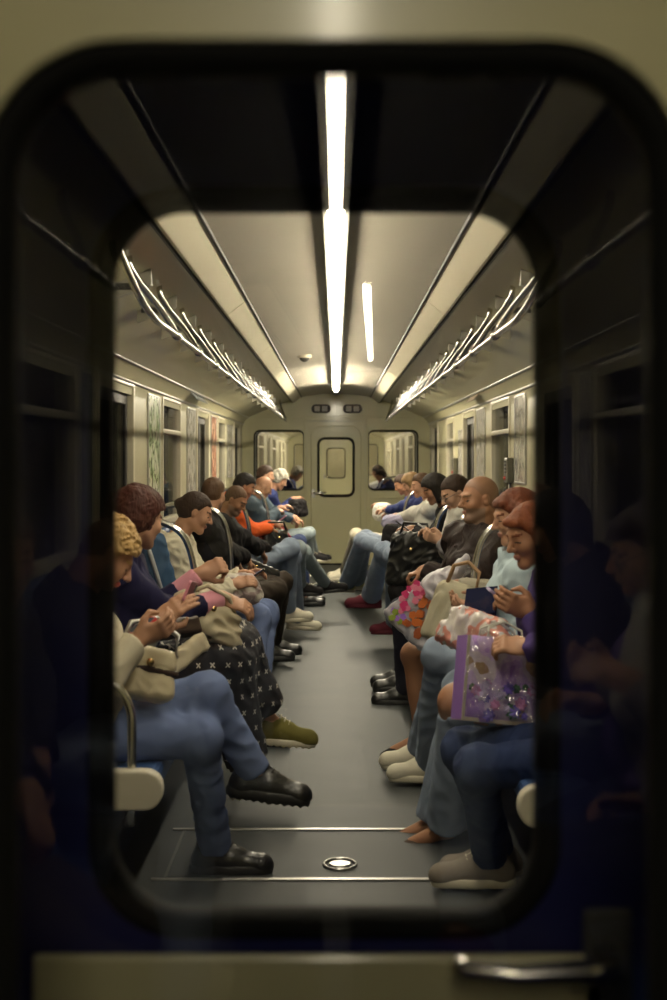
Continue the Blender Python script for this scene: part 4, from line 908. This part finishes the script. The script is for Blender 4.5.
def soft_bag(name, c, R, half, label, m, cat='bag', r=.035, fold=.008, strap=None, strapm=None, flap=None, h=.008, taper=-.12, clasp=True, band=None, k=0):
    c = np.asarray(c, float); root = empty(name, tuple(c), label, cat); m_ = np.linalg.norm(half)+.06
    def fn(F):
        F.rbox(c, R, half, r, .01, taper=taper); F.rough(fold, .09, int(abs(c[1])*13)+k)
    obj_sdf('body', root, c, c-m_, c+m_, h, fn, m)
    if flap is not None:
        hf = (half[0]*1.04, half[1]*.94, half[2]*.42); cf = c+R @ np.array((0, 0, half[2]*.55))
        obj_sdf('flap', root, c, c-m_, c+m_, h, lambda F: F.rbox(cf, R, hf, .02, .01, taper=-.05), flap)
    if band is not None:
        obj_sdf('dark_band', root, c, c-m_, c+m_, h, lambda F: F.rbox(c+R @ np.array((0, 0, half[2]*.1)), R, (half[0]*1.05, half[1]*1.02, half[2]*.14), .006, .01), band)
    bm = bmesh.new()
    if strap:
        pts = [R @ np.array(q) for q in strap]; tube(bm, [tuple(q) for q in pts], .009, 8); fin(bm, 'strap', strapm or m, root, True)
    if clasp:
        bm = bmesh.new(); q = R @ np.array((half[0]*1.05, 0, half[2]*.35)); bmesh.ops.create_uvsphere(bm, u_segments=10, v_segments=6, radius=.014, matrix=Matrix.Translation(tuple(q))); fin(bm, 'clasp', mat('brass', (.6, .42, .2), .25, 1), root, True)
    return root
fR = lambda f: frame(f)
CRL = mat('cream_leather', (.56, .49, .33), .42, bump=.1, bs=120); DBR = mat('dark_brown_leather', (.035, .02, .014), .4)
soft_bag('handbag', P(140, 672, 4.86), frame((.62, -.75, .15), (.25, .1, .95)), (.05, .115, .085), 'cream leather handbag with a dark brown band on the lap of the blond woman', CRL, 'handbag', .03, .004, [(.04, -.10, .07), (.05, -.09, .14), (.055, 0, .17), (.05, .09, .13), (.04, .10, .06)], STEEL2, flap=CRL, band=DBR, taper=-.1)
soft_bag('paper_bag', P(185, 655, 5.35), frame((.7, -.6, .25), (-.2, -.3, .95)), (.02, .12, .035), 'flat pale folded bag lying between the two nearest left passengers', BEIGE, 'bag', .012, .004, clasp=False, taper=0)
soft_bag('handbag', P(178, 628, 5.5), frame((.7, -.6, .3)), (.04, .09, .035), 'small dark brown pouch beside the pale folded bag on the left', DBR, 'bag', .02, .004, taper=0)
soft_bag('tote_bag', P(205, 618, 5.78), frame((.55, -.8, .3), (.3, .3, .9)), (.05, .15, .075), 'slouchy beige bag on the lap of the burgundy-haired woman', BEIGE, 'bag', .04, .014, [(.03, -.10, .06), (.06, -.05, .10), (.06, .05, .09), (.03, .10, .05)], BEIGE, taper=-.2)
FLORB = blotch_mat('floral_grey_cloth', [(.45, .40, .36), (.33, .25, .25), (.52, .48, .42)], 22, .7)
soft_bag('pouch', P(238, 590, 7.55), frame((.8, -.6, .3)), (.06, .12, .075), 'crumpled pale patterned bag on the lap of the woman in cream quilted jacket', FLORB, 'bag', .04, .016, clasp=False, taper=-.2)
soft_bag('handbag', P(252, 572, 10.1), frame((.6, -.75, .3), (.3, .2, .9)), (.04, .20, .075), 'black satchel on the laps of the men in black, on the left', LTH, 'bag', .02, .006, taper=0, flap=LTH)
soft_bag('handbag', P(274, 543, 12.05), frame((.7, -.7, .15)), (.06, .14, .10), 'black handbag on the lap of the woman in orange', LTH, 'handbag', .04, .008, [(.03, -.12, .08), (.05, -.08, .16), (.05, .08, .16), (.03, .12, .08)], LTH)
soft_bag('lap_bag', P(297, 508, 16.7), frame((.8, -.6, .1)), (.07, .13, .10), 'dark bag on the lap of the farthest left passenger', BLK, 'bag', .05, .01, clasp=False)
r = empty('shopping_strap', tuple(P(290, 545, 12.4)), 'pink and red strap hanging from the lap of the woman in orange', 'strap')
bm = bmesh.new(); c0 = P(290, 545, 12.4); tube(bm, [tuple(P(x, y, d)-c0) for x, y, d in ((280, 527, 12.2), (288, 536, 12.3), (294, 548, 12.35), (297, 560, 12.4))], .03, 10, flat=.3); fin(bm, 'ribbon', mat('coral_ribbon', (.75, .10, .14), .5), r, True)
# right side bags
PUR = blotch_mat('gift_print', [(.38, .20, .66), (.50, .31, .76), (.60, .44, .80), (.68, .58, .72), (.45, .29, .17)], 8, .22)
def gift_bag():
    """open paper gift bag seen from its broad side: purple with printed flowers under clear film"""
    c = P(497, 681, 4.92); R = frame((.22, -.95, .14), (.10, .15, 1)); hx, hy, hz = .055, .128, .135
    R = np.stack([R[:, 0], R[:, 1], R[:, 2]], 1); root = empty('gift_bag', tuple(c), 'shiny purple gift bag printed with flowers on the knees of the nearest right passengers', 'gift bag')
    root.rotation_mode = 'QUATERNION'; root.rotation_quaternion = Matrix([list(v) for v in R]).to_quaternion()
    t = .002
    bm = bmesh.new(); box(bm, hx-t, hx, -hy, hy, -hz, hz); bmesh.ops.subdivide_edges(bm, edges=bm.edges[:], cuts=6, use_grid_fill=True)
    for v in bm.verts: v.co.x += .006*math.sin(v.co.y*31)*math.sin(v.co.z*24+1)
    fin(bm, 'front_sheet', PUR, root, True)
    bm = bmesh.new(); box(bm, -hx, -hx+t, -hy, hy, -hz, hz); fin(bm, 'back_sheet', mat('purple_paper', (.30, .13, .50), .3, coat=.4), root)
    for sgn in (-1, 1):
        bm = bmesh.new(); box(bm, -hx, hx, *sorted((sgn*(hy-t), sgn*hy)), -hz, hz); fin(bm, 'side_gusset', mat('purple_paper', (.30, .13, .50), .3), root)
    bm = bmesh.new(); box(bm, -hx, hx, -hy, hy, -hz, -hz+.003); fin(bm, 'base', mat('gold_trim', (.45, .36, .20), .4), root)
    bm = bmesh.new()
    for a in ((-hy, -hy+.010, -hz, hz), (hy-.010, hy, -hz, hz), (-hy, hy, -hz, -hz+.012)): box(bm, hx-.001, hx+.0035, *a)
    fin(bm, 'printed_border', mat('beige_border', (.46, .40, .33), .4), root)
    g = random.Random(3)
    for i in range(24):
        bm = bmesh.new(); cy, cz = g.uniform(-hy*.8, hy*.8), g.uniform(-hz*.85, -hz*.1); rr = g.uniform(.010, .021)
        vs = [bm.verts.new((hx+.006+.0005*i+.002*math.sin(a*5), cy+rr*(1+.18*math.cos(7*a))*math.cos(a), cz+rr*(1+.18*math.cos(7*a))*math.sin(a))) for a in np.linspace(0, 2*math.pi, 31)[:-1]]
        bm.faces.new(vs); fin(bm, 'printed_flower', mat(*[('flower_violet', (.16, .10, .52)), ('flower_lilac', (.52, .42, .70)), ('flower_leaf', (.05, .13, .06)), ('flower_pink', (.52, .20, .45))][i % 4]), root)
    for sgn in (-1, 1):
        bm = bmesh.new(); tube(bm, [(sgn*hx*.9, -.06, hz-.02), (sgn*hx*.8, -.055, hz+.03), (sgn*hx*.5, 0, hz+.055), (sgn*hx*.8, .055, hz+.03), (sgn*hx*.9, .06, hz-.02)], .004, 8); fin(bm, 'cord_handle', WHT, root, True)
    bm = bmesh.new(); n1, n2 = 40, 36; gv = [[bm.verts.new((hx+.016+.006*math.sin(i*.9+j*.35)+.005*math.sin(j*.8-i*.5+1)+.004*math.sin(i*.37*j*.11), -hy*1.02+2.04*hy*i/n1, -hz*.9+2.02*hz*j/n2)) for j in range(n2+1)] for i in range(n1+1)]
    for i in range(n1):
        for j in range(n2): bm.faces.new((gv[i][j], gv[i+1][j], gv[i+1][j+1], gv[i][j+1]))
    fm = fin(bm, 'clear_film', glass_mat('crinkled_film', (.97, .97, .97), .10), root, True); so = fm.modifiers.new('t', 'SOLIDIFY'); so.thickness = .0006
    return root
gift_bag()
FILM = mat('white_pink_plastic', (.62, .50, .52), .18, coat=.6, bump=.1, bs=40)
PINKPR = blotch_mat('pink_print_plastic', [(.68, .63, .58), (.66, .60, .60), (.70, .30, .24), (.62, .56, .52)], 11, .22)
soft_bag('plastic_bag', P(478, 634, 5.5), frame((-.5, -.85, .15), (.35, .1, .92)), (.05, .14, .075), 'white and coral printed plastic bag on the lap of the copper-haired woman', PINKPR, 'bag', .04, .018, clasp=False, taper=-.2)
soft_bag('handbag', P(457, 616, 6.35), frame((-.5, -.85, .15), (.3, .05, 1)), (.055, .125, .135), 'upright pale beige handbag on the lap of the bare-kneed woman', cloth('beige_bag_cloth', (.44, .40, .29)), 'handbag', .045, .008, [(.03, -.07, .11), (.03, -.06, .20), (.03, .0, .23), (.03, .06, .20), (.03, .07, .11)], mat('tan_strap', (.30, .17, .08), .5))
# tall grey plastic bag with flowers
c = P(430, 604, 6.75); GR = blotch_mat('grey_floral_plastic', [(.40, .38, .42), (.42, .40, .44), (.36, .34, .38), (.44, .41, .44)], 8, .3)
Rb = frame((-.45, -.88, .1), (.75, .1, .75)); root = empty('plastic_bag', tuple(c), 'tall pointed grey plastic bag printed with pink and orange flowers on the right', 'bag')
pb = lambda a, b, z: c+Rb @ np.array((a, b, z))
def fb(F):
    F.rbox(c-Rb[:, 2]*.02, Rb, (.045, .11, .16), .03, .02, taper=-.45); F.cone(pb(0, 0, .08), pb(0, 0, .285), .07, .010, .04); F.rough(.010, .09, 4)
obj_sdf('bag_film', root, c, c-.36, c+.36, .007, fb, GR)
g = random.Random(5)
def disc_on(root, cols, n, ylo, yhi, zlo, zhi, rad, nm):
    for i in range(n):
        bm = bmesh.new(); cy, cz = g.uniform(ylo, yhi), g.uniform(zlo, zhi); sx = .053
        rr = rad*g.uniform(.8, 1.2); vs = [(sx+.003*(1-rr), cy+rr*t*(1+.12*math.cos(5*a+i))*math.cos(a), cz+rr*t*(1+.12*math.cos(5*a+i))*math.sin(a)) for t in (1,) for a in np.linspace(0, 2*math.pi, 25)[:-1]]
        lo = [bm.verts.new(tuple(Rb @ np.array(v))) for v in vs]; hi = [bm.verts.new(tuple(Rb @ (np.array(v)+np.array((.003, 0, 0))))) for v in vs]
        bm.faces.new(lo[::-1]); bm.faces.new(hi)
        for k in range(24): bm.faces.new((lo[k], lo[(k+1) % 24], hi[(k+1) % 24], hi[k]))
        fin(bm, nm, cols[i % len(cols)], root)
FP, FO, FG, FV = mat('print_pink', (.60, .04, .16), .4), mat('print_orange', (.50, .13, .03), .4), mat('print_green', (.25, .32, .05), .4), mat('print_violet', (.33, .15, .60), .4)
disc_on(root, [FP, mat('print_rose', (.70, .20, .30), .4)], 18, -.10, -.04, -.10, .05, .015, 'printed_flower'); disc_on(root, [FO, mat('print_rust', (.32, .08, .025), .4)], 24, -.02, .075, -.13, .03, .017, 'printed_flower'); disc_on(root, [FG, FV], 7, -.11, -.04, -.16, -.11, .014, 'printed_flower')
soft_bag('leather_bag', P(415, 560, 9.25), frame((-.5, -.85, .1), (.1, .1, 1)), (.06, .17, .17), 'big black leather bag on the lap of the woman in glasses', LTH, 'bag', .05, .012, [(.03, -.10, .14), (.03, -.08, .22), (.03, .08, .22), (.03, .10, .14)], LTH)
soft_bag('bundle', P(395, 522, 12.75), frame((-.7, -.7, .1)), (.06, .12, .06), 'lilac and white bundle on the lap of the passenger in white jacket', cloth('lilac_cloth', (.40, .38, .52)), 'bag', .045, .012, clasp=False)
soft_bag('lap_bag', P(398, 535, 12.6), frame((-.7, -.7, .1)), (.07, .14, .09), 'dark bag under the lilac bundle on the right', BLK, 'bag', .05, .01, clasp=False)
soft_bag('plastic_bag', P(383, 512, 15.7), frame((-.7, -.7, .1)), (.07, .11, .09), 'small pale plastic bag far down on the right', WHT, 'bag', .06, .014, clasp=False)
# blue rucksack between the left passengers
soft_bag('rucksack', P(168, 562, 6.5)+np.array((-.04, 0, -.05)), frame((.5, -.85, .1), (-.35, .1, 1)), (.04, .065, .17), 'blue bag with grey straps between the burgundy-haired and cream-jacketed women', cloth('steel_blue_cloth', (.035, .075, .14)), 'bag', .03, .006, [(.045, -.035, .16), (.05, -.03, 0), (.045, -.025, -.15)], mat('grey_webbing', (.3, .3, .3), .7), clasp=False, taper=0)

# ================================================================ the photographer, mirrored in the door glass
add('photo', s=-1, d=0, h=.010, hb=.008, male=True, label='person in black standing behind the near door, holding a camera to the eye', hip=(-.40, 0, .93), neck=(-.30, 0, 1.29), head=(-.205, .0, 1.46), look=(0, -2), brow=HDARK, hair='short', hairm=HDARK,
    top=BLK, bottom=BLK, collar=.7, wrist=((-.16, -.085, 1.37), (-.16, .085, 1.365)), elbow=((-.30, -.26, 1.14), (-.30, .26, 1.14)), hdir=((.5, .45, .55), (.5, -.45, .55)), hback=((-.3, -.8, .2), (-.3, .8, .2)), curl=(.6, .6),
    knee=((-.38, -.10, .50), (-.38, .10, .50)), ankle=((-.42, -.11, .092), (-.42, .11, .092)), shoe=('sneaker', BLK, SOLEB))
q = PP['photo'][0]; q.name = 'photographer'; q.rotation_euler.z = math.pi/2; q.location = (0, -.42, 0)
for k in ('_w0', '_w1'): del q[k]
r = empty('photo_camera', (0, -.10, 1.41), 'black camera held at the eye of the person behind the near door', 'camera')
bm = bmesh.new(); box(bm, -.065, .065, -.03, .012, -.045, .04); box(bm, -.025, .025, -.03, .01, .04, .058); fin(bm, 'body', GREYP, r, bevel=.006)
bm = bmesh.new(); tube(bm, [(0, .012, 0), (0, .055, 0), (0, .085, 0)], [.032, .034, .033], 24); fin(bm, 'lens', DARK, r, True)
bm = bmesh.new(); tube(bm, [(.045, -.012, .04), (.045, -.012, .048)], .008, 12); fin(bm, 'shutter_button', STEEL2, r, True)

# ================================================================ people of the neighbouring cars: copies seated by their own benches
def clone(key, y, label):
    o = PP[key][0]; c = copy_tree(o); c.location = (o.location.x, y, 0); c['label'] = label; return c
clone('near_right', -1.85, 'passenger in purple jacket and navy jeans in the near car on the right')
clone('glasses', -1.3, 'passenger in glasses and cream scarf in the near car, beside the end door')
clone('blackjacket', -2.5, 'black-haired passenger in black jacket in the near car on the right')
clone('baldright', -3.6, 'bald man in brown jacket in the near car on the right')
clone('blackback', -1.3, 'man in black jacket in the near car on the left, beside the end door'); clone('buzz', -2.3, 'man with cropped hair in black jacket in the near car on the left'); clone('burg', -3.4, 'woman with burgundy hair in the near car on the left')
clone('grey', 24.0, 'grey-haired passenger seen through the far left window'); clone('bald', 25.2, 'bald passenger seen through the far left window')
clone('lastright', 23.2, 'dark-haired passenger seen through the far right window'); clone('blackjacket', 24.6, 'black-haired passenger seen through the far right window'); clone('whitejacket', 26.0, 'passenger in white jacket seen through the far right window')
bench(-1, 23.0, 27.0, 'blue bench on the left of the next car'); bench(1, 22.6, 27.0, 'blue bench on the right of the next car')
